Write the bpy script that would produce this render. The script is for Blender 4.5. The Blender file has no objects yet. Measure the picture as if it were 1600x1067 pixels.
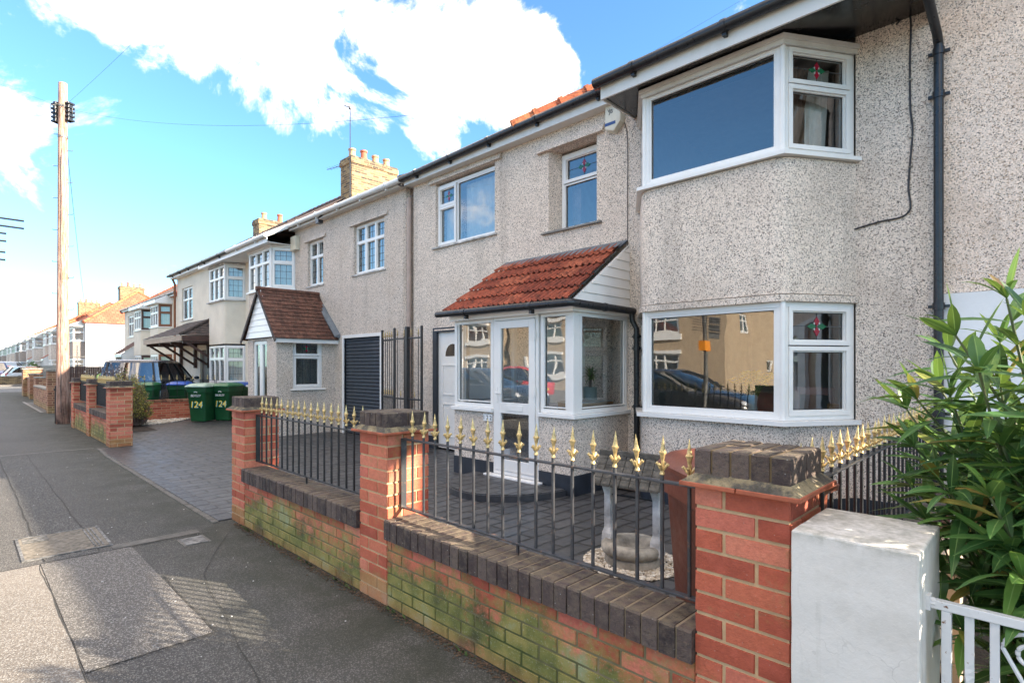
import bpy, bmesh, math, random
from mathutils import Matrix, Vector, noise
PI = math.pi
R = math.radians
C = bpy.context.scene.collection
rng = random.Random(7)

# ------------------------------------------------------------------ camera, sky, sun
cam_d = bpy.data.cameras.new('camera'); cam = bpy.data.objects.new('camera', cam_d); C.objects.link(cam)
cam.location = (0, 0, 1.52); cam.rotation_euler = (R(90), 0, R(44.6))
cam_d.sensor_width = 36; cam_d.lens = 19.17; cam_d.shift_y = 0.0241; cam_d.clip_end = 3000; cam_d.clip_start = 0.05
bpy.context.scene.camera = cam
SC = bpy.context.scene
SC.view_settings.view_transform = 'Standard'
try: SC.view_settings.look = 'None'
except Exception: pass
SC.view_settings.exposure = 1.96
SC.view_settings.gamma = 1
SUN_AZ = math.atan2(.887, .461); SUN_EL = R(23.7)
world = bpy.data.worlds.new('World'); SC.world = world; world.use_nodes = True

def make_world():
    nt = world.node_tree; N = nt.nodes; L = nt.links
    N.clear()
    out = N.new('ShaderNodeOutputWorld'); bg = N.new('ShaderNodeBackground')
    bg.inputs['Strength'].default_value = 0.12
    sky = N.new('ShaderNodeTexSky'); sky.sky_type = 'NISHITA'; sky.sun_disc = False
    sky.sun_elevation = SUN_EL; sky.sun_rotation = SUN_AZ
    sky.air_density = 1.0; sky.dust_density = 0.6; sky.ozone_density = 2.0
    tc = N.new('ShaderNodeTexCoord')
    nz = N.new('ShaderNodeTexNoise'); nz.inputs['Scale'].default_value = 5.0; nz.inputs['Detail'].default_value = 12; nz.inputs['Roughness'].default_value = .63
    nz.inputs['Distortion'].default_value = .35
    L.new(tc.outputs['Generated'], nz.inputs['Vector'])
    # cloud banks, seen ones and added sky fill: each (azimuth direction, elevation) centre with its radius in degrees
    banks = CLOUDS_AND_FILL
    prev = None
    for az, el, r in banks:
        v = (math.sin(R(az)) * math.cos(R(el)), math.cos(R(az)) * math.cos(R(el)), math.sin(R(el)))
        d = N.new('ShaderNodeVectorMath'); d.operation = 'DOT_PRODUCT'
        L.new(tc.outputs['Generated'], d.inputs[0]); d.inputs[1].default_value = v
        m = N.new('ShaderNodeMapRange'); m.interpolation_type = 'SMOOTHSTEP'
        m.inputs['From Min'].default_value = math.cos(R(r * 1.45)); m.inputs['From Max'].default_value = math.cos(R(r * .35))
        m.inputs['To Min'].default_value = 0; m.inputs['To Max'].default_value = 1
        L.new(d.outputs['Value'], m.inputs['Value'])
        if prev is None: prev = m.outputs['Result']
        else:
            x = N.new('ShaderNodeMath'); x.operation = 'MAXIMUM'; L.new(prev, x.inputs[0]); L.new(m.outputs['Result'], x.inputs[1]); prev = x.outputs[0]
    # thin cloud scattered through the rest of the sky
    a = N.new('ShaderNodeMath'); a.operation = 'MULTIPLY_ADD'; L.new(nz.outputs['Fac'], a.inputs[0]); a.inputs[1].default_value = 4.0; a.inputs[2].default_value = -2.50
    b = N.new('ShaderNodeMath'); b.operation = 'ADD'; L.new(prev, b.inputs[0]); L.new(a.outputs[0], b.inputs[1])
    ramp = N.new('ShaderNodeMapRange'); ramp.interpolation_type = 'SMOOTHSTEP'
    ramp.inputs['From Min'].default_value = .02; ramp.inputs['From Max'].default_value = .72
    L.new(b.outputs[0], ramp.inputs['Value'])
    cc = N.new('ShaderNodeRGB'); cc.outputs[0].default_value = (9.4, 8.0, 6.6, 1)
    gain = N.new('ShaderNodeMix'); gain.data_type = 'RGBA'; gain.blend_type = 'MULTIPLY'; gain.inputs[0].default_value = 1
    L.new(sky.outputs[0], gain.inputs[6]); gain.inputs[7].default_value = (0.53, 0.77, 0.92, 1)
    mix = N.new('ShaderNodeMix'); mix.data_type = 'RGBA'
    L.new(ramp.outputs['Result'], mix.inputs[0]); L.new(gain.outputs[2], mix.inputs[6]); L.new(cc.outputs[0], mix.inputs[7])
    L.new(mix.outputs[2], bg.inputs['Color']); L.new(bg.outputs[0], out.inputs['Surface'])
# azimuth measured clockwise from +Y (deg), elevation, radius
CLOUDS_AND_FILL = [(-86, 30, 3.5), (-81, 30, 5), (-75, 31, 7), (-70, 29, 6), (-63, 28, 7.5), (-56, 29, 8), (-50, 29, 6.5), (-46, 29, 6), (-60, 24.5, 4.5), (-66, 23.5, 3.2), (-53, 25, 5),
          (-87, 2.5, 3), (-92, 3, 4), (165, 52, 20), (258, 24, 16), (145, 22, 16), (95, 50, 15), (270, 55, 20), (20, 66, 16), (200, 68, 22), (240, 52, 18), (120, 75, 20)]  # banks out of view are added to brighten and warm the house fronts
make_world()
sl = bpy.data.lights.new('sun', 'SUN'); sl.energy = 5.0; sl.angle = R(.55); sl.color = (1, .87, .70)
sun = bpy.data.objects.new('sun', sl); C.objects.link(sun)
sd = Vector((math.sin(SUN_AZ) * math.cos(SUN_EL), math.cos(SUN_AZ) * math.cos(SUN_EL), math.sin(SUN_EL)))
sun.rotation_euler = sd.to_track_quat('Z', 'Y').to_euler(); sun.location = (10, 5, 12)

# ------------------------------------------------------------------ materials
class NT:
    def __init__(s, name):
        s.m = bpy.data.materials.new(name); s.m.use_nodes = True; s.t = s.m.node_tree; s.N = s.t.nodes; s.L = s.t.links
        s.N.clear(); s.out = s.N.new('ShaderNodeOutputMaterial'); s.b = s.N.new('ShaderNodeBsdfPrincipled')
        s.L.new(s.b.outputs[0], s.out.inputs['Surface'])
        s.tc = s.N.new('ShaderNodeTexCoord'); s.obj = s.tc.outputs['Object']
    def set(s, **k):
        for a, v in k.items():
            a = {'rough': 'Roughness', 'metal': 'Metallic', 'col': 'Base Color', 'spec': 'Specular IOR Level', 'coat': 'Coat Weight'}[a]
            s.put(s.b.inputs[a], v)
        return s
    def put(s, inp, v):
        if isinstance(v, bpy.types.NodeSocket): s.L.new(v, inp)
        elif isinstance(v, tuple) and len(v) == 3 and inp.type == 'RGBA': inp.default_value = (*v, 1)
        else: inp.default_value = v
    def noise(s, scale, detail=4, rough=.55, vec=None, out='Fac', dist=0):
        n = s.N.new('ShaderNodeTexNoise'); n.inputs['Scale'].default_value = scale; n.inputs['Detail'].default_value = detail
        n.inputs['Roughness'].default_value = rough; n.inputs['Distortion'].default_value = dist; s.L.new(vec or s.obj, n.inputs['Vector']); return n.outputs[out]
    def vor(s, scale, feat='F1', out='Color', vec=None, rand=1.0):
        n = s.N.new('ShaderNodeTexVoronoi'); n.feature = feat; n.inputs['Scale'].default_value = scale; n.inputs['Randomness'].default_value = rand
        s.L.new(vec or s.obj, n.inputs['Vector']); return n.outputs[out]
    def sep(s, v, i=0):
        n = s.N.new('ShaderNodeSeparateXYZ'); s.L.new(v, n.inputs[0]); return n.outputs[i]
    def ramp(s, fac, stops, mode='LINEAR'):
        n = s.N.new('ShaderNodeValToRGB'); n.color_ramp.interpolation = mode; e = n.color_ramp.elements
        while len(e) < len(stops): e.new(.5)
        for k, (p, c) in enumerate(stops):
            e[k].position = p; c = (c, c, c) if not isinstance(c, tuple) else c; e[k].color = (*c, 1)
        s.L.new(fac, n.inputs[0]); return n.outputs[0]
    def mix(s, f, a, b, mode='MIX'):
        n = s.N.new('ShaderNodeMix'); n.data_type = 'RGBA'; n.blend_type = mode
        s.put(n.inputs[0], f); s.put(n.inputs[6], a); s.put(n.inputs[7], b); return n.outputs[2]
    def math(s, op, a, b=0.0, c=0.0, clamp=False):
        n = s.N.new('ShaderNodeMath'); n.operation = op; n.use_clamp = clamp
        s.put(n.inputs[0], a); s.put(n.inputs[1], b); s.put(n.inputs[2], c); return n.outputs[0]
    def mr(s, v, a, b, c=0.0, d=1.0):
        n = s.N.new('ShaderNodeMapRange'); s.L.new(v, n.inputs[0])
        for i, x in enumerate((a, b, c, d)): n.inputs[i + 1].default_value = x
        return n.outputs[0]
    def attr(s, name):
        n = s.N.new('ShaderNodeAttribute'); n.attribute_name = name; return n.outputs['Fac']
    def bump(s, h, strength=.5, dist=.01, prev=None):
        n = s.N.new('ShaderNodeBump'); n.inputs['Strength'].default_value = strength; n.inputs['Distance'].default_value = dist
        s.L.new(h, n.inputs['Height'])
        if prev: s.L.new(prev, n.inputs['Normal'])
        s.L.new(n.outputs[0], s.b.inputs['Normal']); return n.outputs[0]
    def mapping(s, sc=(1, 1, 1), rot=(0, 0, 0), loc=(0, 0, 0), vec=None):
        n = s.N.new('ShaderNodeMapping'); n.inputs['Scale'].default_value = sc; n.inputs['Rotation'].default_value = rot; n.inputs['Location'].default_value = loc
        s.L.new(vec or s.obj, n.inputs['Vector']); return n.outputs[0]

def pebbledash(name, light=(.79, .675, .57), tint=(.42, .33, .26), dark=(.09, .078, .07), darkfrac=.12, scale=120, stain=.55):
    n = NT(name)
    w = n.noise(30, 2, out='Color'); v2 = n.mix(.012, n.obj, w)
    c = n.vor(scale, vec=v2); r = n.sep(c)
    g = n.sep(c, 1)
    col = n.ramp(r, [(0, light), (.42, tuple(x * 1.22 for x in light)), (.64, tuple(x * .82 for x in light)), (.74, tint),
                     (1 - darkfrac, tuple(x * .45 for x in light)), (1 - darkfrac * .62, dark)], 'CONSTANT')
    edge = n.vor(scale, 'DISTANCE_TO_EDGE', 'Distance', vec=v2)
    col = n.mix(n.mr(edge, .0, .12, .30, 0.0), col, (.42, .38, .34))
    col = n.mix(n.mr(n.noise(1.6, 4, .6), .5, .72, 0, .30), col, tint)
    big = n.noise(.9, 5, .6); st = n.noise(1.0, 5, .6, vec=n.mapping((3.5, 3.5, .35)))
    col = n.mix(n.mr(big, .35, .7, .0, .22 * stain), col, (.17, .14, .11))
    col = n.mix(n.mr(st, .52, .72, 0, .5 * stain), col, (.15, .13, .11))
    n.set(col=col, rough=.88)
    d = n.vor(scale, 'F1', 'Distance', vec=v2)
    hgt = n.math('MULTIPLY', n.math('SUBTRACT', 1.0, d), n.mr(g, 0, 1, .35, 1.0))
    n.bump(hgt, .55, .012)
    return n.m

def simple(name, col, rough=.5, metal=0.0, var=.08, scale=6, bump=0.0, bscale=60, spec=.5, coat=0.0):
    n = NT(name); f = n.noise(scale, 5, .6)
    c2 = tuple(x * (1 - var * 2) for x in col); c1 = tuple(min(1, x * (1 + var)) for x in col)
    n.set(col=n.ramp(f, [(.3, c2), (.7, c1)]), metal=metal, spec=spec, coat=coat, rough=n.mr(n.noise(scale * 3, 3), .3, .7, max(0, rough - .08), min(1, rough + .1)))
    if bump: n.bump(n.noise(bscale, 4), bump, .01)
    return n.m

def brick(name, stops, mossy=0.0, mtop=.42, seed=0.0, gloss=.75):
    n = NT(name); r = n.attr('rnd')
    col = n.ramp(r, stops)
    col = n.mix(n.mr(n.noise(55, 4, .7), .35, .75, 0, .42), col, tuple(x * .6 for x in stops[0][1]))
    col = n.mix(n.mr(n.noise(14, 3), .5, .8, 0, .28), col, tuple(min(1, x * 1.35) for x in stops[-1][1]))
    if mossy:
        z = n.sep(n.obj, 2); zz = n.mr(z, mtop, .12, 0, .95)
        m = n.math('ADD', n.math('MULTIPLY', zz, 1.0), n.mr(n.noise(2.1, 5, .65),   .3, .7, -.50, .60))
        m = n.math('ADD', m, n.mr(n.noise(21, 6, .75), .3, .7, -.38, .38))
        m = n.math('MULTIPLY', n.mr(m, .12, .75, 0, mossy), n.mr(z, -.02, .10, .65, 1.0), clamp=True)
        mc = n.ramp(n.noise(4.5, 4, .6), [(.3, (.06, .062, .018)), (.45, (.155, .155, .035)), (.58, (.27, .225, .06)), (.70, (.27, .29, .15))])
        mc = n.mix(n.mr(n.noise(120, 2), .6, .75, 0, .5), mc, (.42, .42, .33))
        col = n.mix(m, col, mc)
    col = n.mix(n.mr(n.vor(38, out='Distance'), .0, .09, .55, 0), col, (.55, .52, .45)) if mossy else col
    n.set(col=col, rough=gloss)
    n.bump(n.noise(70, 6, .75), .6, .010)
    return n.m

M = {}
M['dash'] = pebbledash('pebbledash_main')
M['dash_warm'] = pebbledash('pebbledash_warm', (.85, .70, .585), (.58, .42, .30), (.15, .12, .10), .12)
M['dash_124'] = pebbledash('pebbledash_grey_brown', (.70, .60, .51), (.46, .35, .26), (.075, .065, .06), .17)
M['dash_tan'] = pebbledash('pebbledash_tan', (.50, .38, .25), (.40, .27, .16), (.13, .09, .06), .14, 60)
M['dash_brown'] = pebbledash('pebbledash_brown', (.34, .28, .24), (.28, .21, .16), (.09, .07, .06), .15, 60)
M['cream'] = simple('cream_render', (.72, .65, .53), .85, var=.06, scale=2, bump=.25, bscale=40)
M['white_wall'] = simple('white_render', (.78, .78, .77), .8, var=.05, scale=2, bump=.2)
BR = [(0, (.32, .062, .032)), (.3, (.47, .105, .052)), (.6, (.57, .165, .085)), (.85, (.64, .22, .13)), (1, (.54, .13, .085))]
M['brick'] = brick('red_brick', BR)
M['brick_moss'] = brick('mossy_red_brick', BR, 1.0, .46)
M['brick_pier'] = brick('red_pier_brick', BR, .55, .20)
M['brick_dark'] = brick('dark_coping_brick', [(0, (.035, .026, .027)), (.5, (.065, .048, .048)), (1, (.105, .082, .08))], gloss=.62)
M['brick_yellow'] = brick('yellow_stock_brick', [(0, (.045, .03, .02)), (.3, (.15, .095, .045)), (.55, (.27, .18, .08)), (.8, (.33, .235, .12)), (1, (.08, .05, .03))])
M['brick_old'] = brick('old_mixed_brick', [(0, (.15, .05, .03)), (.5, (.32, .13, .07)), (1, (.40, .22, .13))], .5, .3)
def mortar(name, col, moss=0):
    n = NT(name); c = n.mix(n.mr(n.noise(25, 4), .3, .7, 0, .6), col, tuple(x * .6 for x in col))
    if moss:
        z = n.sep(n.obj, 2); m = n.math('MULTIPLY', n.mr(z, .5, .15, 0, 1), n.mr(n.noise(2.3, 4), .35, .6, 0, 1))
        c = n.mix(m, c, (.06, .075, .02))
    n.set(col=c, rough=.95); n.bump(n.noise(150, 3), .5, .004); return n.m
M['mortar'] = mortar('sandy_mortar', (.56, .38, .21)); M['mortar_moss'] = mortar('mossy_mortar', (.26, .20, .11), 1)
M['mortar_dark'] = mortar('dirty_mortar', (.26, .20, .13))
def lichen_cap():
    n = NT('weathered_cap'); c = n.ramp(n.noise(9, 6, .7), [(.30, (.03, .027, .024)), (.46, (.10, .085, .065)), (.56, (.24, .19, .11)), (.7, (.34, .28, .17))])
    c = n.mix(n.mr(n.noise(40, 3), .55, .7, 0, .6), c, (.03, .035, .015)); n.set(col=c, rough=.95); n.bump(n.noise(45, 5, .7), .8, .015); return n.m
M['cap'] = lichen_cap()
def coping_top():
    n = NT('weathered_coping'); r = n.attr('rnd')
    c = n.ramp(r, [(0, (.034, .022, .021)), (.5, (.068, .044, .040)), (1, (.12, .085, .072))])
    c = n.mix(n.mr(n.noise(16, 5, .7), .45, .62, 0, .6), c, (.15, .11, .08))
    up = n.N.new('ShaderNodeNewGeometry'); nz = n.sep(up.outputs['Normal'], 2)
    c = n.mix(n.math('MULTIPLY', n.mr(nz, .5, .9, 0, 1), n.mr(n.noise(24, 4), .38, .6, 0, .8)), c, (.19, .15, .095))
    c = n.mix(n.mr(n.vor(26, out='Distance'), .0, .1, .9, 0), c, (.5, .5, .46))
    c = n.mix(n.mr(n.noise(48, 6, .8), .52, .62, 0, .6), c, (.03, .024, .022)); n.set(col=c, rough=.8); n.bump(n.noise(50, 6, .75), .9, .014); return n.m
M['coping'] = coping_top()
def asphalt(name, a, b, speck=.25, sc=1.0, moss=0):
    n = NT(name); c = n.mix(n.noise(1.1 * sc, 6, .65), a, b)
    c = n.mix(n.mr(n.noise(.45, 3, .5), .4, .7, 0, .45), c, tuple(x * 1.5 for x in b))
    g = n.sep(n.vor(160)); c = n.mix(n.math('MULTIPLY', n.mr(g, .68, .9, 0, min(1, speck * 1.8)), 1.0), c, (.30, .285, .26))
    c = n.mix(n.mr(g, .25, .0, 0, .5), c, (.012, .012, .013))
    c = n.mix(n.mr(n.noise(6, 5, .75), .62, .72, 0, .35), c, tuple(x * .5 for x in a))
    c = n.mix(n.mr(n.vor(2.6, out='Distance'), .018, .010, 0, .8), c, (.45, .44, .42))
    if moss: c = n.mix(n.math('MULTIPLY', n.mr(n.sep(n.obj, 1), .75, 1.7, 0, 1), n.mr(n.noise(3, 5), .28, .6, .15, .85)), c, (.022, .025, .014))
    n.set(col=c, rough=.82); b1 = n.bump(n.vor(160, out='Distance'), .55, .006); n.bump(n.noise(5, 4), .35, .012, b1); return n.m
M['asphalt'] = asphalt('pavement_asphalt', (.034, .033, .031), (.062, .057, .052), moss=1)
M['asphalt_old'] = asphalt('pavement_asphalt_worn', (.105, .092, .078), (.165, .142, .118), .5)
M['asphalt_trench'] = asphalt('pavement_trench', (.032, .031, .029), (.052, .048, .044), .3)
M['asphalt_mid'] = asphalt('pavement_asphalt_repair', (.060, .055, .050), (.098, .088, .078), .45)
M['road'] = asphalt('road_asphalt', (.07, .07, .07), (.10, .10, .098), .4)
M['seam'] = simple('seam_tar', (.035, .034, .030), .9, scale=12)
M['kerbstone'] = simple('kerb_concrete', (.26, .25, .23), .9, var=.2, scale=9, bump=.4)
M['pale_strip'] = simple('pale_concrete_strip', (.13, .122, .108), .9, var=.2, scale=9, bump=.4)
def drive():
    n = NT('stamped_slate_paving')
    b = n.N.new('ShaderNodeTexBrick'); b.inputs['Scale'].default_value = 1
    b.inputs['Brick Width'].default_value = .34; b.inputs['Row Height'].default_value = .17; b.inputs['Mortar Size'].default_value = .017; b.inputs['Mortar Smooth'].default_value = .35
    b.inputs['Color1'].default_value = (.038, .040, .044, 1); b.inputs['Color2'].default_value = (.066, .068, .073, 1); b.inputs['Mortar'].default_value = (.007, .007, .007, 1)
    wv = n.mix(.05, n.obj, n.noise(2.2, 2, out='Color'))
    n.L.new(n.mapping(rot=(0, 0, R(90)), vec=wv), b.inputs['Vector'])
    c = n.mix(n.mr(n.noise(3, 5, .7), .45, .7, 0, .5), b.outputs['Color'], (.085, .083, .08))
    c = n.mix(n.mr(n.noise(.7, 4), .5, .7, 0, .35), c, (.03, .034, .04))
    n.set(col=c, rough=n.mr(n.noise(5, 4), .3, .7, .34, .6), spec=.5)
    h = n.math('SUBTRACT', n.math('MULTIPLY', n.noise(14, 5), .35), b.outputs['Fac']); n.bump(h, .8, .012); return n.m
M['drive'] = drive()
M['slate_edge'] = simple('slate_paving_edge', (.038, .04, .045), .45, var=.2, scale=8, bump=.4, bscale=25)
def upvc(name, col, dirt=.5):
    n = NT(name); c = n.mix(n.mr(n.noise(3.5, 6, .7), .48, .75, 0, .30 * dirt), col, (.42, .38, .30))
    n.set(col=c, rough=.30, spec=.45); return n.m
M['upvc'] = upvc('white_upvc', (.78, .765, .735)); M['upvc_dirty'] = upvc('weathered_white_board', (.66, .64, .60), 1.3)
M['black_pvc'] = simple('black_gutter_plastic', (.017, .018, .021), .32, scale=8, var=.2)
M['navy'] = simple('dark_plinth_paint', (.022, .028, .038), .5, var=.2)
M['white_gutter'] = simple('white_gutter_plastic', (.70, .70, .68), .35, var=.06)
M['brown_pipe'] = simple('brown_painted_pipe', (.40, .30, .25), .5, var=.1)
M['brown_frame'] = simple('brown_window_frame', (.22, .075, .025), .4, var=.1); M['dark_wood'] = simple('dark_brown_timber', (.075, .032, .022), .5, var=.2)
M['fawn_board'] = simple('fawn_fascia_board', (.40, .31, .23), .7, var=.1)
M['black_metal'] = simple('black_painted_iron', (.018, .019, .022), .36, scale=25, var=.3, bump=.15)
def worn_iron():
    n = NT('worn_black_iron'); c = n.mix(n.mr(n.noise(22, 5, .7), .56, .68, 0, .8), (.035, .036, .040), (.20, .10, .055))
    c = n.mix(n.mr(n.noise(9, 4), .5, .7, 0, .5), c, (.11, .11, .115)); n.set(col=c, rough=.42, spec=.6); return n.m
M['worn_iron'] = worn_iron()
M['gold'] = simple('gold_paint', (.72, .53, .24), .40, metal=.5, scale=60, var=.32, bump=.1)
M['soffit'] = simple('black_gloss_soffit', (.016, .015, .016), .2, scale=2, var=.3)
M['lead'] = simple('lead_flashing', (.13, .15, .17), .6, var=.2, scale=5, bump=.3, bscale=18)
def tile(name, stops, moss=.35):
    n = NT(name); r = n.attr('rnd'); c = n.ramp(r, stops)
    c = n.mix(n.mr(n.noise(9, 7, .8), .45, .62, 0, .85), c, tuple(x * .28 for x in stops[0][1]))
    c = n.mix(n.mr(n.noise(32, 4, .7), .60, .72, 0, moss), c, (.30, .27, .17))
    n.set(col=c, rough=.85); n.bump(n.noise(60, 5, .7), .5, .008); return n.m
M['tile_red'] = tile('red_clay_tile', [(0, (.21, .042, .022)), (.5, (.36, .080, .038)), (1, (.46, .13, .065))])
M['tile_brown'] = tile('brown_plain_tile', [(0, (.085, .035, .024)), (.5, (.13, .055, .036)), (1, (.17, .075, .05))], .8)
M['tile_grey'] = tile('grey_brown_tile', [(0, (.06, .05, .05)), (.5, (.09, .07, .065)), (1, (.13, .09, .075))])
M['tile_orange'] = tile('orange_ridge_tile', [(0, (.42, .10, .04)), (1, (.60, .20, .08))], .3)
def farroof(name, a, b):
    n = NT(name); t = n.N.new('ShaderNodeTexBrick'); t.inputs['Scale'].default_value = 1
    t.inputs['Brick Width'].default_value = .30; t.inputs['Row Height'].default_value = .30; t.inputs['Mortar Size'].default_value = .022; t.inputs['Mortar Smooth'].default_value = .6
    t.inputs['Color1'].default_value = (*a, 1); t.inputs['Color2'].default_value = (*b, 1); t.inputs['Mortar'].default_value = (*[x * .35 for x in a], 1)
    n.L.new(n.tc.outputs['UV'], t.inputs['Vector']); c = n.mix(n.mr(n.noise(1.5, 5, .7), .45, .7, 0, .5), t.outputs['Color'], tuple(x * .55 for x in a))
    n.set(col=c, rough=.85); n.bump(t.outputs['Fac'], -.8, .03); return n.m
M['roof_orange'] = farroof('orange_roof_tiles', (.36, .095, .05), (.46, .15, .08)); M['roof_brown'] = farroof('brown_roof_tiles', (.16, .09, .06), (.24, .14, .09))
def glass(name, tint=(.9, .95, .93), extra=.10, gl=(1, 1, 1), wob=.10):
    n = NT(name); N = n.N; L = n.L; N.remove(n.b)
    tr = N.new('ShaderNodeBsdfTransparent'); tr.inputs[0].default_value = (*tint, 1)
    g = N.new('ShaderNodeBsdfGlossy'); g.inputs['Roughness'].default_value = .015; g.inputs['Color'].default_value = (*gl, 1)
    f = N.new('ShaderNodeFresnel'); f.inputs['IOR'].default_value = 1.75
    bp = N.new('ShaderNodeBump'); bp.inputs['Strength'].default_value = wob; bp.inputs['Distance'].default_value = .02
    L.new(n.noise(2.2, 1), bp.inputs['Height']); L.new(bp.outputs[0], g.inputs['Normal'])
    k = n.math('ADD', f.outputs[0], extra, clamp=True)
    m = N.new('ShaderNodeMixShader'); L.new(k, m.inputs[0]); L.new(tr.outputs[0], m.inputs[1]); L.new(g.outputs[0], m.inputs[2]); L.new(m.outputs[0], n.out.inputs['Surface']); return n.m
M['glass'] = glass('window_glass', extra=.09, tint=(.96, .98, .97)); M['glass_clear'] = glass('porch_glass', extra=.10, tint=(.97, .98, .97))
M['glass_car'] = glass('car_glass', (.25, .3, .3), .12)
M['interior'] = simple('interior_plaster', (.42, .38, .33), .9); M['interior_floor'] = simple('interior_floor', (.10, .07, .05), .7)
M['net'] = simple('white_net_curtain', (.66, .66, .62), .9, var=.05, scale=12)
M['drape'] = simple('brown_velvet_drape', (.24, .16, .12), .85, var=.2); M['blind'] = simple('venetian_blind', (.55, .55, .52), .5)
M['red_glass'] = simple('red_stained_glass', (.30, .01, .03), .15); M['green_glass'] = simple('green_stained_glass', (.02, .13, .06), .15)
M['star_clear'] = simple('white_stained_glass', (.55, .58, .55), .15); M['leadline'] = simple('leading_strip', (.10, .10, .10), .5, metal=.4)
def pole_wood():
    n = NT('weathered_pole_wood'); g = n.noise(9, 6, .65, vec=n.mapping((6, 6, .35)))
    c = n.ramp(g, [(.32, (.13, .055, .038)), (.5, (.42, .245, .175)), (.68, (.62, .45, .37))])
    c = n.mix(n.math('MULTIPLY', n.mr(n.sep(n.obj, 2), 1.5, .0, 0, 1), n.mr(n.noise(2.5, 4), .30, .6, 0, 1)), c, (.025, .018, .014))
    c = n.mix(n.mr(n.noise(2.2, 3), .60, .66, 0, .45), c, (.26, .10, .05))
    c = n.mix(n.mr(n.vor(3.2, out='Distance', vec=n.mapping((2.2, 2.2, 1))), .0, .16, .85, 0), c, (.10, .04, .02)); n.set(col=c, rough=.85); n.bump(g, 1.0, .03); return n.m
M['pole'] = pole_wood()
M['white_paint'] = NT('white_masonry_paint').m
def white_paint():
    n = NT('flaky_white_masonry'); c = n.mix(n.mr(n.noise(6, 6, .7), .5, .75, 0, .45), (.62, .59, .545), (.42, .39, .34))
    z = n.sep(n.obj, 2); c = n.mix(n.math('MULTIPLY', n.mr(z, .985, 1.02, 0, .75), n.mr(n.noise(22, 5, .7), .38, .62, 0, 1)), c, (.27, .26, .21))
    c = n.mix(n.mr(n.noise(13, 4, .7, vec=n.mapping((1, 1, .12))), .54, .74, 0, .5), c, (.32, .30, .24))
    c = n.mix(n.math('MULTIPLY', n.mr(n.vor(3.1, 'DISTANCE_TO_EDGE', 'Distance', vec=n.mix(.12, n.obj, n.noise(6, 4, out='Color'))), .004, .0, 0, .28), n.mr(n.noise(2.2, 2), .45, .55, 0, 1)), c, (.20, .18, .15))
    n.set(col=c, rough=.8); b = n.bump(n.noise(45, 6, .78), .32, .008); n.bump(n.noise(5, 3), .25, .02, b); return n.m
M['white_paint'] = white_paint()
def gate_paint():
    n = NT('chipped_white_gate_paint'); c = n.mix(n.mr(n.noise(55, 4, .75), .655, .68, 0, 1), (.60, .60, .60), (.16, .07, .03)); n.set(col=c, rough=.35); n.bump(n.noise(70, 3), .4, .004); return n.m
M['gate'] = gate_paint()
def leafmat(name, a, b, vein=(.25, .38, .12)):
    n = NT(name); r = n.attr('rnd'); c = n.ramp(r, [(0, a), (.72, b), (.95, (b[0] * 2.0, b[1] * 1.6, b[2] * 1.2)), (.97, (.34, .25, .06)), (1, (.22, .12, .04))])
    c = n.mix(n.mr(n.noise(28, 4, .7), .5, .75, 0, .35), c, (b[0] * 1.9, b[1] * 1.35, b[2] * .9))
    u = n.sep(n.tc.outputs['UV'], 0); mid = n.mr(n.math('ABSOLUTE', n.math('SUBTRACT', u, .5)), .055, .02, 0, .75)
    c = n.mix(mid, c, vein); n.set(col=c, rough=.38, spec=.45)
    try:
        n.b.inputs['Transmission Weight'].default_value = 0
        tl = n.N.new('ShaderNodeBsdfTranslucent'); n.put(tl.inputs[0], n.mix(.5, c, (.25, .35, .05))); mx = n.N.new('ShaderNodeMixShader'); mx.inputs[0].default_value = .22
        n.L.new(n.b.outputs[0], mx.inputs[1]); n.L.new(tl.outputs[0], mx.inputs[2]); n.L.new(mx.outputs[0], n.out.inputs['Surface'])
    except Exception: pass
    return n.m
M['oleander'] = leafmat('oleander_leaf', (.025, .074, .021), (.070, .165, .044)); M['hedge'] = leafmat('hedge_leaf', (.09, .08, .03), (.30, .27, .06))
M['palmleaf'] = leafmat('dracaena_leaf', (.06, .15, .035), (.16, .30, .07)); M['stem'] = simple('green_brown_stem', (.10, .12, .045), .7)
M['twig'] = simple('bare_twig', (.17, .12, .095), .85); M['blossom'] = simple('white_blossom', (.75, .70, .68), .7); M['soil'] = simple('garden_soil', (.035, .025, .018), .95, bump=.8, scale=15)
M['slate_chips'] = simple('slate_chip', (.06, .055, .065), .6, var=.3)
M['pebble'] = brick('pale_pebble', [(0, (.30, .24, .17)), (.5, (.55, .48, .38)), (1, (.75, .71, .64))])
M['stone'] = simple('reconstituted_stone', (.33, .30, .25), .9, var=.3, scale=8, bump=.6, bscale=50); M['stone_white'] = simple('painted_stone', (.55, .54, .52), .8, var=.3, scale=6, bump=.4)
M['stone_dark'] = simple('dark_stone_tiles', (.10, .09, .075), .95, var=.35, scale=14, bump=.8, bscale=60)
M['bin_brown'] = simple('brown_bin_plastic', (.16, .042, .020), .42, var=.15, bump=.1); M['bin_green'] = simple('green_bin_plastic', (.010, .080, .027), .4, var=.12)
M['bin_green_lid'] = simple('green_bin_lid', (.02, .14, .055), .4, var=.12); M['bin_blue'] = simple('blue_bin_lid', (.02, .09, .42), .4); M['bin_grey_lid'] = simple('pale_green_bin_lid', (.30, .42, .34), .4)
M['rubber'] = simple('black_rubber', (.015, .015, .015), .8); M['alloy'] = simple('wheel_alloy', (.5, .5, .52), .3, metal=.8)
M['shutter'] = simple('dark_roller_shutter', (.045, .055, .068), .38, var=.1); M['white_text'] = simple('white_lettering', (.75, .75, .72), .5); M['yellow_text'] = simple('yellow_lettering', (.80, .55, .04), .5)
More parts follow.
